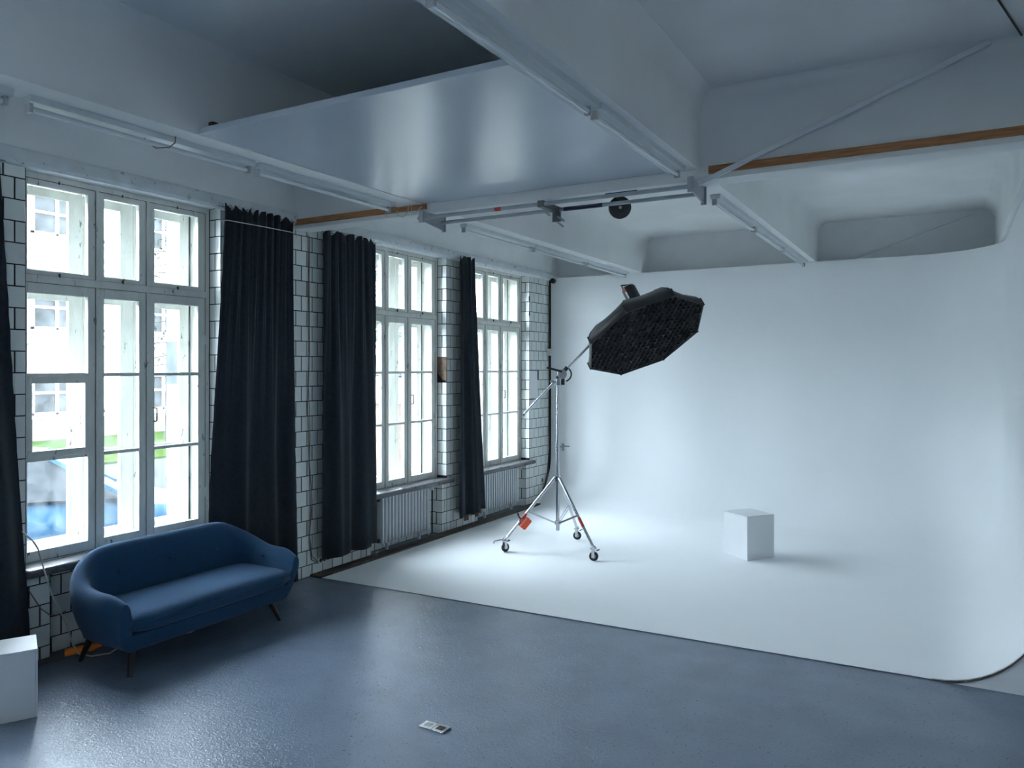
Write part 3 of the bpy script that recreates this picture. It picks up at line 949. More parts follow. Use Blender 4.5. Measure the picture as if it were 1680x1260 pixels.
# ------------------------------------------------------------------ boom stand
def boom_stand():
    PX, PY = 1.645, 8.09
    root = thing('boom_stand', (PX, PY, .0065), 'chrome three-legged rolling light stand with a long boom arm', 'light stand')
    st = M['steel']
    up = Vector((0, 0, 1))
    MB().cyl((PX, PY, .215), (PX, PY, 1.19), .0215, 18).build('lower_column', st, root, smooth=True)
    MB().cyl((PX, PY, 1.17), (PX, PY, 1.93), .0165, 18).build('upper_column', st, root, smooth=True)
    MB().cyl((PX, PY, 1.13), (PX, PY, 1.235), .029, 18).build('column_collar', st, root, smooth=True)
    k = MB().tube([(PX, PY, 1.185), (PX + .065, PY + .03, 1.185)], .008, 8)
    k.box((PX + .045, PY + .015, 1.14), (PX + .062, PY + .035, 1.225))
    k.tube([(PX + .06, PY + .03, 1.195), (PX + .12, PY + .065, 1.19)], .007, 8)
    k.build('clamp_screw', M['greysteel'], root, smooth=True)
    MB().cyl((PX, PY, .79), (PX, PY, .855), .042, 18).build('leg_hub', st, root, smooth=True)
    MB().cyl((PX, PY, .285), (PX, PY, .325), .036, 18).build('brace_collar', st, root, smooth=True)
    feet = [(1.198, 7.645), (2.243, 7.757), (1.649, 8.62)]
    for i, (fx, fy) in enumerate(feet):
        d = Vector((fx - PX, fy - PY, 0))
        ln = d.length
        u = d / ln
        side = Vector((-u.y, u.x, 0))
        a = Vector((PX, PY, .815)) + u * .045
        b = Vector((PX, PY, .165)) + u * (ln - .02)
        leg = MB().cyl(a, b, .0165, 14).build('leg', st, root, smooth=True)
        MB().cyl(Vector((PX, PY, .825)) + u * .03, a + (b - a) * .05, .021, 10).build('leg_joint', st, leg, smooth=True)
        q = a + (b - a) * .56
        for sg in (-1, 1):
            MB().bar(Vector((PX, PY, .305)) + u * .033 + side * sg * .014, q + side * sg * .014, .004, .014).build('brace', st, root)
        if i != 2:
            p0, p1 = a + (b - a) * .60, a + (b - a) * .73
            MB().cyl(p0, p1, .0172, 14).build('sticker', M['redlabel'], leg, smooth=True)
        # foot plate, fork and wheel
        e = b + u * .05 + up * -.02
        MB().bar(b - u * .015 + up * .012, e, .03, .022).build('foot_plate', st, leg, bevel=.004)
        if i == 0:
            MB().tube([e, e + u * .05 + up * -.005, e + u * .10 + up * -.012, e + u * .105 + up * -.035], .009, 8).build('levelling_foot', st, leg, smooth=True)
        c = Vector((fx, fy, .0565))
        wdir = (u * .6 + side * (.8 if i != 0 else -.25)).normalized() if i else (side * .3 + u * .95).normalized()
        wdir = {0: Vector((.35, .94, 0)), 1: Vector((.93, .36, 0)), 2: Vector((.95, .3, 0))}[i].normalized()
        ax = Vector((-wdir.y, wdir.x, 0))
        w = MB().cyl(c - ax * .014, c + ax * .014, .05, 24).build('wheel', M['rubber'], root, smooth=True, bevel=.006)
        for sg in (-1, 1):
            MB().cyl(c + ax * sg * .0145, c + ax * sg * .0165, .026, 16).build('wheel_hub', M['greysteel'], w, smooth=True)
            MB().obox(c + ax * sg * .021 + up * .035 - wdir * .008, wdir * .016, ax * .0018, up * .045).build('fork', M['steel'], w)
        MB().obox(c + up * .082 - wdir * .008, wdir * .03, ax * .024, up * .004).build('caster_plate', M['steel'], w, bevel=.002)
        MB().cyl(c + up * .085, c + up * .12, .009, 8).build('caster_stem', M['steel'], w, smooth=True)
        MB().bar(c + up * .062 + wdir * .03, c + up * .075 + wdir * .062, .03, .008).build('brake_pedal', M['black'], w)
    # grip head and boom
    piv = Vector((1.687, 8.115, 2.03))
    d = Vector((.394, .223, .476)).normalized()
    view = Vector((.493, -.870, 0))               # across the boom
    MB().cyl((PX, PY, 1.90), (PX, PY, 1.985), .026, 16).build('head_socket', M['greysteel'], root, smooth=True)
    MB().cyl((PX + .05, PY + .03, 1.905), (PX + .05, PY + .03, 1.98), .022, 12).build('swivel_block', M['black'], root, smooth=True)
    MB().cyl(piv - view * .035, piv + view * .035, .055, 24).build('grip_head', M['greysteel'], root, smooth=True, bevel=.006)
    hoop = [piv + (Vector((.870, .493, 0)) * math.cos(t) + up * math.sin(t)) * .085 + Vector((.02, .012, 0)) for t in [-1.3 + 2.75 * k / 14 for k in range(15)]]
    MB().tube(hoop, .009, 8).build('hoop', M['black'], root, smooth=True)
    hb = piv + up * .03 + view * .03
    MB().tube([hb, hb + Vector((-.10, -.056, .03)), hb + Vector((-.155, -.088, .045))], .013, 10).build('lever', M['black'], root, smooth=True)
    MB().tube([piv + Vector((-.02, -.01, -.085)), piv + Vector((-.12, -.07, -.085))], .012, 10).build('lever', M['greysteel'], root, smooth=True)
    MB().cyl(piv - d * .09 + up * .012, piv + d * .09 + up * .012, .024, 14).build('boom_clamp', M['black'], root, smooth=True)
    boom_a, boom_m, boom_b = Vector((1.293, 7.892, 1.554)), Vector((2.02, 8.303, 2.432)), Vector((2.30, 8.462, 2.77))
    bm_ = MB().cyl(boom_a, boom_m, .0145, 14).build('boom_arm', st, root, smooth=True)
    MB().cyl(boom_m - d * .03, boom_m + d * .035, .021, 14).build('boom_collar', st, bm_, smooth=True)
    MB().cyl(boom_m, boom_b, .0115, 12).build('boom_extension', st, bm_, smooth=True)
    MB().cyl(boom_m + Vector((.0, .0, -.02)), boom_m + Vector((.03, .017, -.05)), .012, 10).build('boom_knob', M['black'], bm_, smooth=True)
    MB().cyl(boom_a - d * .004, boom_a + d * .02, .016, 12).build('end_cap', M['greysteel'], bm_, smooth=True)
boom_stand()

# orange counterweight clipped on the stand's leg
def counterweight():
    a = Vector((1.613, 8.058, .815)); b = Vector((1.212, 7.659, .165))
    d = (b - a).normalized()
    p = a + (b - a) * .70
    side = d.cross(Vector((0, 0, 1))).normalized()
    nrm = side.cross(d).normalized()
    if nrm.z > 0: nrm = -nrm
    c = p + nrm * .062
    root = thing('counterweight', tuple(c), 'small orange-red counterweight clamped on a chrome stand leg', 'weight')
    MB().obox(c, d * .068, side * .042, nrm * .042).build('block', M['red'], root, bevel=.016, seg=3, smooth=True)
    MB().obox(c - nrm * .05, d * .02, side * .022, nrm * .018).build('clip', M['greysteel'], root, bevel=.003)
    MB().tube([p - nrm * .01, p - nrm * .05 - d * .01, p - nrm * .085 - d * .035], .010, 8).build('lever', M['black'], root, smooth=True)
counterweight()

# ------------------------------------------------------------------ octagonal softbox and flash head
def softbox():
    C = Vector((2.595, 8.379, 2.487))
    A = Vector((-.509, -.860, -.048)).normalized()
    n = Vector((.5305, -.2693, -.8038)).normalized()
    B = n.cross(A).normalized()
    if B.z > 0: B = -B
    ph_ = math.radians(6.0)
    A, B = A * math.cos(ph_) + B * math.sin(ph_), B * math.cos(ph_) - A * math.sin(ph_)
    R = .726
    root = thing('softbox', tuple(C), 'black octagonal softbox with fabric grid tilted down from the boom', 'softbox')
    def ring(rad, dep, ph=0):
        return [C - n * dep + (A * math.cos(math.pi / 4 * k + ph) + B * math.sin(math.pi / 4 * k + ph)) * rad for k in range(8)]
    SH = Vector((.870, .493, 0)) * .11        # the ring sits off the middle of the hanging cloth
    # shell panels: flat octagon rim swelling back to the speed ring
    prof = [(1.0, -.05), (1.0, .02), (.94, .09), (.80, .185), (.60, .275), (.38, .335), (.22, .365), (.135, .43)]
    def pt(ang, f_, dep):
        k = int(math.floor(ang / (math.pi / 4)))
        a0, a1 = math.pi / 4 * k, math.pi / 4 * (k + 1)
        t = (ang - a0) / (a1 - a0)
        p = (A * math.cos(a0) + B * math.sin(a0)) * (1 - t) + (A * math.cos(a1) + B * math.sin(a1)) * t
        bulge = 1 - .035 * math.sin(math.pi * t) * (1 if f_ < .99 else .4)
        return C - n * dep + p * R * f_ * bulge + SH * (1 - f_)
    rings = []
    NA = 48
    for f_, dep in prof:
        rings.append([pt(2 * math.pi * k / NA + 1e-6, f_, dep) for k in range(NA)])
    MB().loft(rings, caps=False).build('shell', M['softblack'], root, smooth=True, solid=.004)
    for k in range(8):
        pts = [C - n * dep + (A * math.cos(math.pi / 4 * k) + B * math.sin(math.pi / 4 * k)) * R * f_ * 1.004 + SH * (1 - f_) for f_, dep in prof[1:]]
        MB().tube(pts, .006, 6).build('rib', M['softblack'], root, smooth=True)
        a0 = pts[0]
        MB().cyl(a0 - n * .02, a0 + n * .075, .010, 8).build('corner_tip', M['black'], root, smooth=True)
    MB().add(ring(R * .985, .0), [tuple(range(8))]).build('diffuser', M['diffuser'], root)
    # egg-crate grid, strips clipped to the octagon
    g = MB()
    rot = math.radians(4)
    GA = A * math.cos(rot) + B * math.sin(rot)
    GB = -A * math.sin(rot) + B * math.cos(rot)
    corners = [(R * .985 * math.cos(math.pi / 4 * k), R * .985 * math.sin(math.pi / 4 * k)) for k in range(8)]
    def clip(axis, off):
        # intersections of the line {GA or GB coordinate = off} with the octagon
        out = []
        for k in range(8):
            p, q = corners[k], corners[(k + 1) % 8]
            def co(pt_):
                u = pt_[0] * math.cos(rot) + pt_[1] * math.sin(rot)
                v = -pt_[0] * math.sin(rot) + pt_[1] * math.cos(rot)
                return (u, v)
            cp, cq = co(p), co(q)
            a, b = cp[axis] - off, cq[axis] - off
            if a * b < 0:
                t = a / (a - b)
                o_ = 1 - axis
                out.append(cp[o_] + (cq[o_] - cp[o_]) * t)
        return sorted(out)
    STEP = .064
    for axis in (0, 1):
        for i in range(-12, 13):
            off = i * STEP
            r_ = clip(axis, off)
            if len(r_) < 2: continue
            main, other = (GA, GB) if axis == 0 else (GB, GA)
            mid = (r_[0] + r_[1]) / 2
            h = (r_[1] - r_[0]) / 2
            g.obox(C + main * off + other * mid + n * .027, other * h, main * .0012, n * .024)
    g.build('grid', M['gridblack'], root, kind='stuff', label='black egg-crate grid over the front')
    rim = ring(R * .995, -.052)
    MB().tube([tuple(p) for p in rim] + [tuple(rim[0])], .006, 6).build('rim_binding', M['softblack'], root)
    MB().cyl(C + SH * .86 - n * .385, C + SH * .86 - n * .43, .10, 24).build('speed_ring', M['black'], root, smooth=True)
    # flash head: thing of its own, held by the boom
    H0 = C + SH * .86 - n * .43
    fl = thing('studio_flash', tuple(H0), 'black studio flash head with handle on the back of the softbox', 'flash head')
    MB().cyl(H0, H0 - n * .045, .098, 24, .085).build('mount', M['black'], fl, smooth=True)
    MB().cyl(H0 - n * .04, H0 - n * .25, .085, 24).build('body', M['black'], fl, smooth=True, bevel=.008)
    MB().cyl(H0 - n * .248, H0 - n * .262, .078, 24).build('back_panel', M['greysteel'], fl, smooth=True)
    s1 = A
    hp = [H0 - n * .23 + s1 * .075, H0 - n * .31 + s1 * .075, H0 - n * .31 - s1 * .075, H0 - n * .23 - s1 * .075]
    MB().tube([tuple(p) for p in hp], .010, 8).build('handle', M['black'], fl, smooth=True)
    vdir = Vector((.493, -.870, 0))
    sd = (vdir - n * vdir.dot(n)).normalized()
    lf = n.cross(sd).normalized()
    if lf.dot(Vector((.87, .49, 0))) > 0: lf = -lf
    q = H0 - n * .225 + (sd * .72 + lf * .69) * .0855
    MB().obox(q, n * .022, (lf * .72 - sd * .69) * .012, (sd * .72 + lf * .69) * .002).build('red_badge', M['redlabel'], fl)
    MB().obox(H0 - n * .14 + (sd * .72 + lf * .69) * .0855, n * .05, (lf * .72 - sd * .69) * .010, (sd * .72 + lf * .69) * .0018).build('label_strip', M['greysteel'], fl)
    # yoke to the boom tip
    MB().bar(H0 - n * .08, Vector((2.30, 8.462, 2.77)), .035, .03).build('tilt_bracket', M['black'], fl, bevel=.004)
softbox()

# ------------------------------------------------------------------ ceiling: panel, battens, lamps, rail
pn = thing('ceiling_panel', (2.7, 4.4, BB + .0), 'broad glossy white board hung level under the ceiling', 'ceiling panel')
MB().box((1.572, 3.21, BB + .004), (3.786, 5.566, BB + .040)).build('board', M['panel'], pn, bevel=.002)
for xx in (1.62, 3.74):
    MB().box((xx - .02, 3.26, BB + .04), (xx + .02, 3.30, BB + .085)).build('mounting_block', M['rust'], pn)

def batten(xa, xb, label):
    tag(MB().box((xa, 5.545, 3.502), (xb, 5.570, 3.556)).build('wooden_batten', M['wood'], bevel=.003), label, 'batten', 'battens on the cross beam')
batten(0.01, 1.60, 'reddish brown timber batten on the cross beam above the tiled pier')
batten(4.10, 7.2, 'long orange-brown timber batten on the cross beam with dark knots')

def fluorescent(xc, ya, yb, label):
    root = thing('fluorescent_lamp', (xc, (ya + yb) / 2, BB), label, 'lamp', 'unlit tube lamps on the ceiling beams')
    MB().prism([(xc - .045, BB), (xc - .038, BB - .034), (xc + .038, BB - .034), (xc + .045, BB)], 'y', ya, yb).build('housing', M['fixture'], root, bevel=.003)
    MB().cyl((xc - .012, ya + .035, BB - .062), (xc - .012, yb - .035, BB - .062), .0145, 12).build('tube', M['tube'], root, smooth=True)
    for yy in (ya + .012, yb - .034):
        MB().box((xc - .032, yy, BB - .084), (xc + .008, yy + .022, BB - .030)).build('lamp_holder', M['socket'], root, bevel=.003)
    return root
NEAR1 = ('tube lamp on the left-hand beam running out at the picture edge', 'tube lamp on the left-hand beam above the big window', 'tube lamp on the left-hand beam ending at the cross beam')
for (a, b), l in zip(((.70, 2.22), (2.30, 3.82), (3.86, 5.38)), NEAR1):
    fluorescent(1.355, a, b, l)
for (a, b), l in zip(((6.50, 7.98), (8.0, 9.48), (9.5, 10.98)), ('tube lamp on the far left beam, the one next to the cross beam', 'tube lamp on the far left beam, middle of its row', 'tube lamp on the far left beam ending above the cove wall')):
    fluorescent(1.375, a, b, l)
for (a, b), l in zip(((2.36, 3.86), (3.90, 5.42)), ('tube lamp on the middle beam cut off by the top of the picture', 'tube lamp on the middle beam beside the glossy panel')):
    fluorescent(3.93, a, b, l)
for (a, b), l in zip(((6.44, 7.94), (7.96, 9.46), (9.48, 10.98)), ('tube lamp beyond the rail on the middle beam, first of its row', 'tube lamp on the middle beam, second beyond the rail', 'tube lamp on the middle beam ending above the cove wall')):
    fluorescent(3.915, a, b, l)

# loop of cable over the near lamp
tag(MB().tube([(1.42, 3.16, 3.54), (1.43, 3.15, 3.50), (1.40, 3.13, 3.47), (1.34, 3.08, 3.462), (1.30, 3.04, 3.50), (1.29, 3.03, 3.54)], .0045, 6).build('cable', M['cable_brown'], smooth='all'),
    'short grey cable looped over a tube lamp near the big window', 'cable')

def rail():
    root = thing('backdrop_rail', (2.8, 5.62, 3.40), 'pair of grey steel tubes on brackets under the cross beam', 'rail')
    z = 3.405
    y1, y2 = 5.47, 5.74
    g = M['greysteel']
    for i, (yy, xa, xb) in enumerate(((y1, 1.58, 4.02), (y2, 1.64, 4.0))):
        MB().cyl((xa, yy, z), (xb, yy, z), .016, 12).build('tube', g, root, smooth=True)
    MB().cyl((2.62, y1 + .06, z + .018), (4.0, y1 + .06, z + .018), .010, 8).build('thin_tube', g, root, smooth=True)
    for xx in (1.63, 4.00):
        MB().prism([(y1 - .03, 3.465), (y2 + .05, 3.465), (y2 + .05, 3.34), (y2 + .02, 3.34), (y1 + .02, 3.372), (y1 - .03, 3.372)], 'x', xx - .006, xx + .006).build('bracket', g, root)
        MB().box((xx - .02, y1 - .035, 3.36), (xx + .02, y1 - .02, 3.47)).build('bracket_plate', g, root)
        MB().box((xx - .02, y2 + .045, 3.33), (xx + .02, y2 + .055, 3.47)).build('bracket_plate', g, root)
    # sleeve of dark tape, grey tape
    MB().cyl((2.86, y2, z), (3.20, y2, z), .0175, 12).build('tape_sleeve', M['navy'], root, smooth=True)
    MB().cyl((3.33, y1 + .02, z + .012), (3.58, y1 + .02, z + .012), .016, 12).build('tape_sleeve', M['navy'], root, smooth=True)
    MB().cyl((2.36, y1, z), (2.42, y1, z), .0168, 12).build('red_tape', M['redlabel'], root, smooth=True)
    # hook clamp hanging in the middle
    xc = 2.79
    k = MB().box((xc - .028, y1 - .025, z - .028), (xc + .028, y2 + .025, z + .025))
    cl = k.build('hook_clamp', M['darksteel'], root, bevel=.006)
    MB().box((xc - .03, y2 - .02, z - .10), (xc + .04, y2 + .0, z - .02)).build('clamp_plate', M['darksteel'], cl)
    for yy, zz in ((y1 - .01, z - .06), (y2 - .03, z - .11), (y2 - .02, z - .06)):
        MB().cyl((xc + .02, yy, zz), (xc + .09, yy - .03, zz - .045), .009, 8).build('clamp_bolt', M['greysteel'], cl, smooth=True)
    return root
rail()
# black round reel behind the rail
def reel():
    c = Vector((3.262, 5.95, 3.415))
    n = Vector((.493, -.870, -.15)).normalized()
    root = thing('black_reel', tuple(c), 'black round disc hanging behind the steel tubes', 'disc')
    MB().cyl(c - n * .03, c + n * .02, .092, 32).build('disc', M['black'], root, smooth=True, bevel=.008)
    for r in (.075, .05):
        u = n.cross(Vector((0, 0, 1))).normalized(); v = u.cross(n)
        MB().tube([c + n * .021 + (u * math.cos(2 * math.pi * k / 24) + v * math.sin(2 * math.pi * k / 24)) * r for k in range(25)], .003, 5).build('rim_ring', M['rubber'], root, smooth=True)
    MB().cyl(c + n * .02, c + n * .03, .012, 12).build('hub', M['greysteel'], root, smooth=True)
    MB().bar(c + Vector((0, 0, .05)), (c.x, 5.79, 3.52), .02, .02).build('hanger', M['black'], root)
reel()

# loose cables at the lamp end
for i, pts in enumerate(([(1.30, 5.53, 3.52), (1.33, 5.50, 3.46), (1.39, 5.50, 3.44), (1.43, 5.52, 3.49), (1.45, 5.50, 3.53)],
                         [(1.46, 5.53, 3.54), (1.49, 5.49, 3.47), (1.54, 5.49, 3.465), (1.58, 5.52, 3.52)],
                         [(1.20, 5.54, 3.54), (1.18, 5.51, 3.49), (1.21, 5.51, 3.46)])):
    tag(MB().tube(pts, .0045, 6).build('cable', M['cable_white'], smooth='all'),
        ('loose pale cable hanging under the lamp end at the cross beam', 'second loose pale cable, nearest the glossy panel corner', 'short loose cable end on the wooden batten')[i], 'cable', 'loose cables at the lamp end')

# diagonal cable ducts on the beams
tag(MB().bar((4.03, 5.530, 3.43), (5.83, 5.530, 4.085), .022, .035, up=(0, 0, 1)).build('cable_duct', M['white_board'], bevel=.003),
    'slim grey cable duct running diagonally up the cross beam', 'cable duct', 'diagonal cable ducts')
tag(MB().bar((4.38, 11.385, 3.56), (5.85, 11.385, 4.06), .025, .03).build('cable_duct', M['white_board'], bevel=.003),
    'slim cable duct running diagonally up the back wall above the cove', 'cable duct', 'diagonal cable ducts')
tag(MB().tube([(5.75, 4.56, TOP - .008), (5.99, 5.54, TOP - .008)], .006, 6).build('cable', M['cable_dark']),
    'thin dark cable along the ceiling in the top picture corner', 'cable')

# ------------------------------------------------------------------ wall fittings
def wall_socket():
    root = thing('wall_socket', (.0, 5.93, .13), 'small white double socket low on the tiled pier', 'socket')
    MB().box((.002, 5.875, .108), (.032, 5.985, .172)).build('housing', M['socketwhite'], root, bevel=.004)
    for yy in (5.903, 5.957):
        MB().cyl((.030, yy, .14), (.0345, yy, .14), .019, 16).build('socket_face', M['black'], root, smooth=True)
wall_socket()
for i, pts in enumerate(([(.012, 5.745, 3.44), (.014, 5.752, 3.0), (.012, 5.748, 2.6), (.014, 5.757, 2.125), (.012, 5.75, 1.9), (.013, 5.772, 1.51), (.012, 5.76, 1.14), (.014, 5.775, .70), (.012, 5.77, .40), (.013, 5.80, .20), (.02, 5.88, .13)],
                         [(.013, 5.765, 3.42), (.012, 5.76, 3.0), (.014, 5.765, 2.3), (.012, 5.735, 1.75), (.013, 5.76, 1.2), (.012, 5.80, .75), (.014, 5.765, .42), (.013, 5.79, .17), (.02, 5.88, .12)])):
    tag(MB().tube(pts, .004, 6).build('cable', M['cable_brown'], smooth='all'),
        ('beige cable hanging straight down the tiled pier to the socket', 'slack beige cable crossing the other one on the tiled pier')[i], 'cable', 'cables on the tiled pier')

dk = [(.025, 11.07, 3.42), (.025, 11.075, 2.6), (.025, 11.075, 1.6), (.025, 11.07, 1.1), (.03, 11.07, .80), (.03, 11.02, .46), (.03, 10.93, .27), (.03, 10.80, .13), (.03, 10.62, .06)]
tag(MB().tube(dk, .011, 8).build('pipe', M['cable_dark'], smooth='all'), 'dark brown pipe following the edge of the cove down the wall', 'pipe')
tag(MB().box((.004, 11.03, 2.30), (.07, 11.10, 2.41)).build('junction_box', M['socketwhite'], bevel=.006), 'small white junction box on the dark pipe by the cove edge', 'box')
eye = thing('round_fitting', (.10, 11.06, 3.49), 'dark round fitting at the top corner of the cove', 'fitting')
MB().cyl((.10, 11.09, 3.49), (.11, 11.02, 3.49), .042, 18).build('body', M['cable_dark'], eye, smooth=True, bevel=.008)
MB().cyl((.11, 11.025, 3.49), (.112, 11.01, 3.49), .026, 18).build('lens', M['black'], eye, smooth=True)
MB().box((.06, 11.06, 3.5), (.10, 11.10, 3.58)).build('bracket', M['ledge'], eye)

# ------------------------------------------------------------------ floor socket, cables and light under the sofa
fs = thing('floor_socket', (2.99, 3.706, 0), 'metal floor socket plate with two square lids', 'socket')
fu = Vector((.165, .0, 0)); 
ca, cb = Vector((2.911, 3.667, 0)), Vector((3.082, 3.664, 0))
px_, py_ = Vector((1, -.0175, 0)), Vector((.0175, 1, 0))
for i in range(2):
    c = Vector((2.912 + .0435 + i * .0865, 3.707, .005))
    pl = MB().obox(c, px_ * .042, py_ * .042, Vector((0, 0, .005))).build('lid', M['steel'], fs, bevel=.002)
    MB().obox(c + Vector((0, 0, .0055)), px_ * .022, py_ * .022, Vector((0, 0, .0012))).build('inlay', M['greysteel'] if i == 0 else M['rust'], pl, bevel=.001)

tag(MB().tube([(.06, 2.90, 1.05), (.09, 3.03, .90), (.10, 3.055, .846), (.10, 3.10, .68), (.10, 3.151, .504), (.10, 3.21, .37), (.10, 3.26, .25), (.09, 3.30, .12), (.12, 3.33, .03), (.20, 3.38, .012), (.26, 3.48, .012), (.22, 3.56, .012)], .0055, 8).build('cable', M['cable_white'], smooth='all'),
    'white cable running from the window sill down behind the sofa arm', 'cable')
tag(MB().tube([(.012, 3.04, .55), (.014, 3.12, .40), (.012, 3.19, .33), (-.02, 3.26, .31), (-.05, 3.34, .31)], .004, 6).build('cable', M['cable_brown'], smooth='all'),
    'thin dark cable hanging on the tiles beside the sofa', 'cable')
tag(MB().tube([(.28, 3.93, .012), (.36, 3.98, .012), (.385, 4.08, .012), (.36, 4.16, .012), (.28, 4.20, .012), (.20, 4.10, .012)], .006, 8).build('cable', M['cable_white'], smooth='all'),
    'curl of white cable on the floor under the middle of the sofa', 'cable')
tag(MB().tube([(.20, 4.42, .012), (.29, 4.46, .012), (.36, 4.55, .012), (.34, 4.63, .012), (.24, 4.66, .012)], .006, 8).build('cable', M['cable_white'], smooth='all'),
    'curl of white cable on the floor under the right end of the sofa', 'cable')
ol = thing('hand_lamp', (.10, 3.36, 0), 'orange tubular hand lamp lying under the sofa by the wall', 'hand lamp')
MB().tube([(.066, 3.262, .05), (.072, 3.272, .05), (.13, 3.44, .05)], .028, 16).build('handle', M['orange'], ol, smooth=True)
MB().tube([(.13, 3.44, .05), (.15, 3.49, .05)], .022, 16, .012).build('cuff', M['orange'], ol, smooth=True)
MB().tube([(.15, 3.49, .05), (.19, 3.58, .03), (.24, 3.66, .012)], .008, 8).build('lead', M['black'], ol, smooth=True)

# ------------------------------------------------------------------ outside
GZ = -0.32
M['asphalt'] = mk('grey_asphalt', (0.035, 0.036, 0.038), 0.9, spec=0.0, var=0.2, scale=30)
M['grass'] = mk('spring_grass', (0.022, 0.038, 0.008), 0.95, spec=0.0, var=0.4, scale=3)
M['facade'] = mk('cream_facade', (0.30, 0.295, 0.28), 0.9, spec=0.0, var=0.08, scale=1.5)
M['facade_trim'] = mk('white_window_trim', (0.62, 0.62, 0.60), 0.8)
M['farglass'] = mk('far_window_glass', (0.016, 0.018, 0.018), 0.5, var=0.5, scale=1.5, spec=0.15)
M['plinth'] = mk_brick('pale_brick', (.10, .075, .06), (.12, .09, .075), (.11, .10, .09), 5.0)
M['redbrick'] = mk_brick('orange_brick', (.075, .032, .017), (.10, .047, .026), (.07, .06, .05), 5.0)
M['carblue'] = mk('sky_blue_car_paint', (0.014, 0.066, 0.125), 0.5, var=0.03, spec=0.12)
M['carwhite'] = mk('white_car_paint', (0.5, 0.5, 0.5), 0.3, var=0.03, coat=0.5)
M['carsilver'] = mk('silver_car_paint', (0.30, 0.33, 0.35), 0.3, var=0.03, coat=0.5)
M['carglass'] = mk('dark_car_glass', (0.02, 0.024, 0.028), 0.25, var=0.1, scale=2, spec=0.2)
M['bark'] = mk('grey_bark', (0.04, 0.035, 0.03), 0.95, spec=0.0, var=0.4, scale=12)
M['needles'] = mk('conifer_needles', (0.018, 0.028, 0.016), 0.9, spec=0.0, var=0.4, scale=5)
M['sign'] = mk('white_sign', (0.62, 0.62, 0.62), 0.6)

tag(MB().box((-60, -30, GZ - .3), (-.53, 60, GZ)).build('ground', M['asphalt']), 'grey asphalt yard outside the windows', 'ground', kind='structure')
tag(MB().box((-20.4, -10, GZ - .05), (-12.8, 46, GZ + .06)).build('lawn', M['grass']), 'strip of green grass before the pale building', 'lawn', kind='structure')

def building():
    X = -20.2
    root = thing('building', (X, 18, GZ), 'pale three-storey building with rows of white-framed windows', 'building')
    MB().box((X - 8, 2, .30), (X, 46, 9.0)).build('wall', M['facade'], root)
    MB().box((X - 8, 2, GZ), (X + .06, 46, .30)).build('plinth', M['plinth'], root)
    for z in (2.9, 5.55, 5.9, 8.86):
        MB().box((X, 2, z), (X + .16, 46, z + .14)).build('string_course', M['facade_trim'], root)
    for zr in (.55, 3.35, 6.45):
        for k in range(11):
            y = 4.6 + k * 3.15
            if y > 36: continue
            w, h = 2.5, 1.35
            fr = MB()
            t = .10
            fr.box((X, y, zr), (X + .07, y + t, zr + h)).box((X, y + w - t, zr), (X + .07, y + w, zr + h))
            fr.box((X, y, zr), (X + .07, y + w, zr + t)).box((X, y, zr + h - t), (X + .07, y + w, zr + h))
            for q in (1, 2):
                fr.box((X, y + w * q / 3 - .05, zr), (X + .07, y + w * q / 3 + .05, zr + h))
            fr.box((X, y, zr + h * .55 - .04), (X + .06, y + w, zr + h * .55 + .04))
            f = fr.build('window_frame', M['facade_trim'], root)
            MB().box((X - .02, y + .02, zr + .02), (X + .02, y + w - .02, zr + h - .02)).build('pane', M['farglass'], f)
            MB().box((X, y - .1, zr - .12), (X + .14, y + w + .1, zr)).build('window_ledge', M['facade_trim'], f)
building()

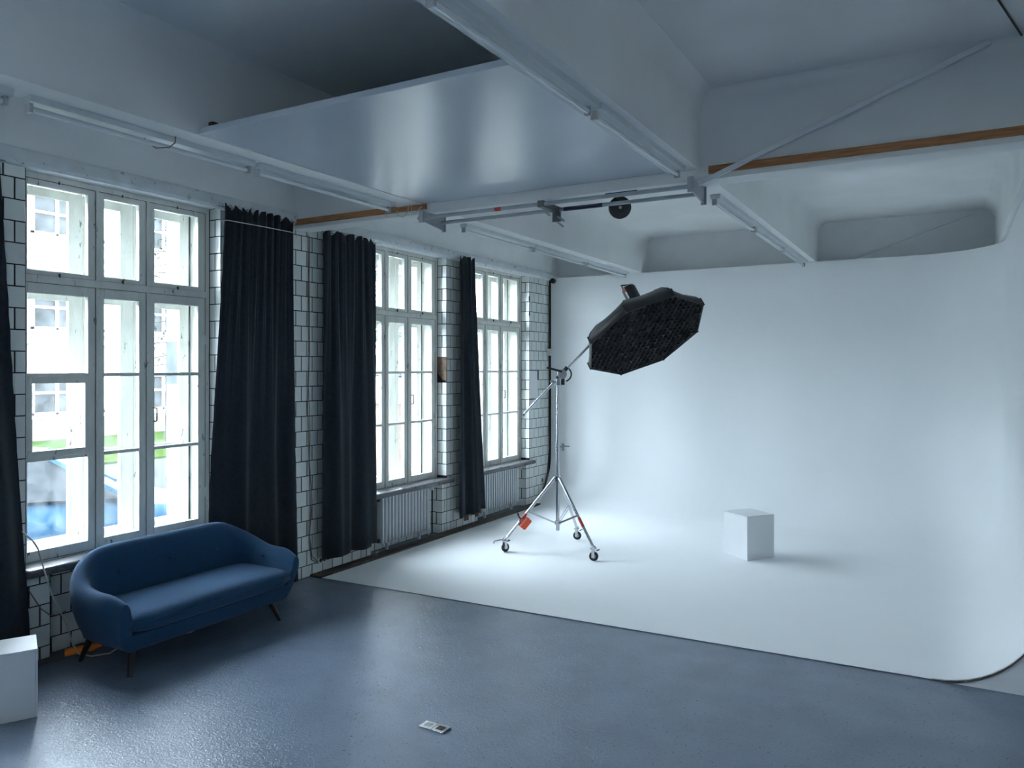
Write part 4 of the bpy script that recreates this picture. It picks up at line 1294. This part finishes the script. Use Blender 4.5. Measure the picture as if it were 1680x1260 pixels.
def car(name, paint, P, head, label, scale=1.0, gz=GZ):
    """hatchback; P = ground point under the middle, head = heading in radians from +x"""
    hx, hy = math.cos(head), math.sin(head)
    root = thing(name, (P[0], P[1], gz), label, 'car')
    def W(l, s, z):
        return (P[0] + hx * l * scale - hy * s * scale, P[1] + hy * l * scale + hx * s * scale, gz + z * scale)
    # body stations: l, half width, z bottom, z shoulder
    st_ = [(-2.02, .62, .42, .70), (-1.98, .76, .30, .90), (-1.75, .83, .22, .98), (-1.0, .85, .20, .97), (0, .85, .20, .95), (.75, .85, .20, .93), (1.25, .83, .21, .86), (1.75, .76, .25, .76), (1.98, .64, .30, .66), (2.04, .50, .40, .56)]
    rings = []
    for l, w, zb, zt in st_:
        rings.append([W(l, -w * .9, zb), W(l, -w, zb + .12), W(l, -w, (zb + zt) / 2 + .05), W(l, -w * .95, zt), W(l, -w * .5, zt + .035), W(l, w * .5, zt + .035), W(l, w * .95, zt), W(l, w, (zb + zt) / 2 + .05), W(l, w, zb + .12), W(l, w * .9, zb)])
    MB().loft(rings).build('body', paint, root, smooth=True, subsurf=1)
    # cabin: dark glass volume with painted roof and pillars
    cb_ = [(-1.80, .68, .97, .98), (-1.45, .62, .97, 1.36), (-.9, .60, .96, 1.44), (-.2, .60, .95, 1.46), (.25, .585, .94, 1.40), (1.02, .66, .91, .93)]
    g = [[W(l, -.80 if abs(l) < 1.5 else -.72, zb), W(l, -w, zt), W(l, w, zt), W(l, .80 if abs(l) < 1.5 else .72, zb)] for l, w, zb, zt in cb_]
    MB().loft(g).build('glasshouse', M['carglass'], root, smooth=True)
    rf = [[W(l, -w - .015, zt - .02), W(l, -w * .7, zt + .03), W(l, w * .7, zt + .03), W(l, w + .015, zt - .02)] for l, w, zb, zt in cb_[1:5]]
    MB().loft(rf).build('roof', paint, root, smooth=True)
    for s_ in (-1, 1):
        for (a, b) in (((.25, .60, 1.40), (1.05, .80, .91)), ((-.45, .615, 1.45), (-.42, .83, .94)), ((-1.45, .63, 1.36), (-1.82, .76, .95))):
            MB().bar(W(a[0], s_ * a[1], a[2]), W(b[0], s_ * b[1], b[2]), .075 * scale, .05 * scale).build('pillar', paint, root, bevel=.01)
        MB().obox(W(.62, s_ * .93, 1.0), Vector((hx, hy, 0)) * .06, Vector((-hy, hx, 0)) * .09, Vector((0, 0, .065))).build('mirror', paint, root, bevel=.025, smooth=True)
        MB().obox(W(1.86, s_ * .58, .62), Vector((hx, hy, 0)) * .10, Vector((-hy, hx, 0)) * .16, Vector((0, 0, .07))).build('headlamp', M['facade_trim'], root, bevel=.03)
        for l in (-1.28, 1.27):
            w_ = MB().cyl(W(l, s_ * .70, .31), W(l, s_ * .87, .31), .31 * scale, 24).build('wheel', M['rubber'], root, smooth=True)
            MB().cyl(W(l, s_ * .865, .31), W(l, s_ * .885, .31), .20 * scale, 16).build('rim', M['greysteel'], w_, smooth=True)
    return root
car('car', M['carblue'], (-3.90, 5.10), math.radians(62), 'sky-blue hatchback parked close outside the big window')
car('car', M['carwhite'], (-2.75, 1.45), math.radians(75), 'white car whose bonnet shows below the blue car')
car('car', M['carsilver'], (-6.6, 15.2), math.radians(10), 'silver car above the brick wall outside the second window', gz=1.0)

bw = thing('brick_wall', (-6.5, 13.2, GZ), 'orange brick retaining wall outside the second window', 'brick wall')
MB().box((-10.5, 13.0, GZ), (-2.5, 13.35, 1.35)).build('masonry', M['redbrick'], bw)
MB().box((-10.6, 12.96, 1.35), (-2.4, 13.4, 1.46)).build('coping', M['facade'], bw)
MB().box((-10.5, 13.35, GZ), (-1.0, 19, 1.0)).build('terrace_fill', M['asphalt'], bw)
rl = thing('railing', (-6.5, 18.6, 1.0), 'grey metal railing behind the silver car', 'railing')
for k in range(17):
    MB().box((-10.4 + k * .5, 18.58, 1.0), (-10.36 + k * .5, 18.62, 2.55)).build('baluster', M['greysteel'], rl)
for z in (1.5, 2.5):
    MB().box((-10.45, 18.57, z), (-2.3, 18.63, z + .06)).build('rail_bar', M['greysteel'], rl)

def conifer(name, x, y, h, r, label, seed, trunk=.13):
    rnd = random.Random(seed)
    root = thing(name, (x, y, GZ), label, 'tree', 'trees outside')
    MB().tube([(x, y, GZ), (x + .05, y, GZ + h * .5), (x, y + .05, GZ + h)], trunk, 8, .03).build('trunk', M['bark'], root, smooth=True)
    f = MB()
    br = MB()
    nb = 70
    for k in range(nb):
        t = .2 + .78 * k / nb
        a = k * 2.4 + rnd.uniform(-.3, .3)
        ln = r * (1 - t * .8) * rnd.uniform(.7, 1.1)
        z = GZ + h * t
        p0 = Vector((x, y, z))
        d = Vector((math.cos(a), math.sin(a), -.18))
        p1 = p0 + d * ln
        br.tube([p0, p0 + d * ln * .5 + Vector((0, 0, .05)), p1], .02, 4, .006)
        for q in range(26):
            s_ = rnd.uniform(.25, 1.02)
            c = p0 + d * ln * s_ + Vector((rnd.uniform(-.16, .16), rnd.uniform(-.16, .16), rnd.uniform(-.14, .05)))
            e1 = Vector((rnd.uniform(-1, 1), rnd.uniform(-1, 1), rnd.uniform(-.5, .2))).normalized() * rnd.uniform(.10, .20)
            e2 = Vector((rnd.uniform(-1, 1), rnd.uniform(-1, 1), rnd.uniform(-.3, .3))).normalized() * .035
            f.add([c - e2, c + e2, c + e1], [(0, 1, 2)])
    br.build('branches', M['bark'], root, kind='stuff')
    f.build('needles', M['needles'], root, kind='stuff')
conifer('conifer', -14.6, 15.0, 11.5, 2.1, 'loose dark conifer before the pale building, seen through the big window', 5)
conifer('conifer', -14.0, 22.5, 10.5, 2.6, 'tall conifer seen through the second window above the railing', 9)
sg = thing('notice_board', (-13.0, 14.2, GZ), 'small white notice board on posts at the edge of the grass', 'sign')
MB().obox((-13.0, 14.2, .30), (0, .22, 0), (.012, 0, 0), (0, 0, .19)).build('board', M['sign'], sg)
for yy in (14.05, 14.35):
    MB().box((-13.04, yy - .02, GZ), (-13.0, yy + .02, .2)).build('post', M['greysteel'], sg)
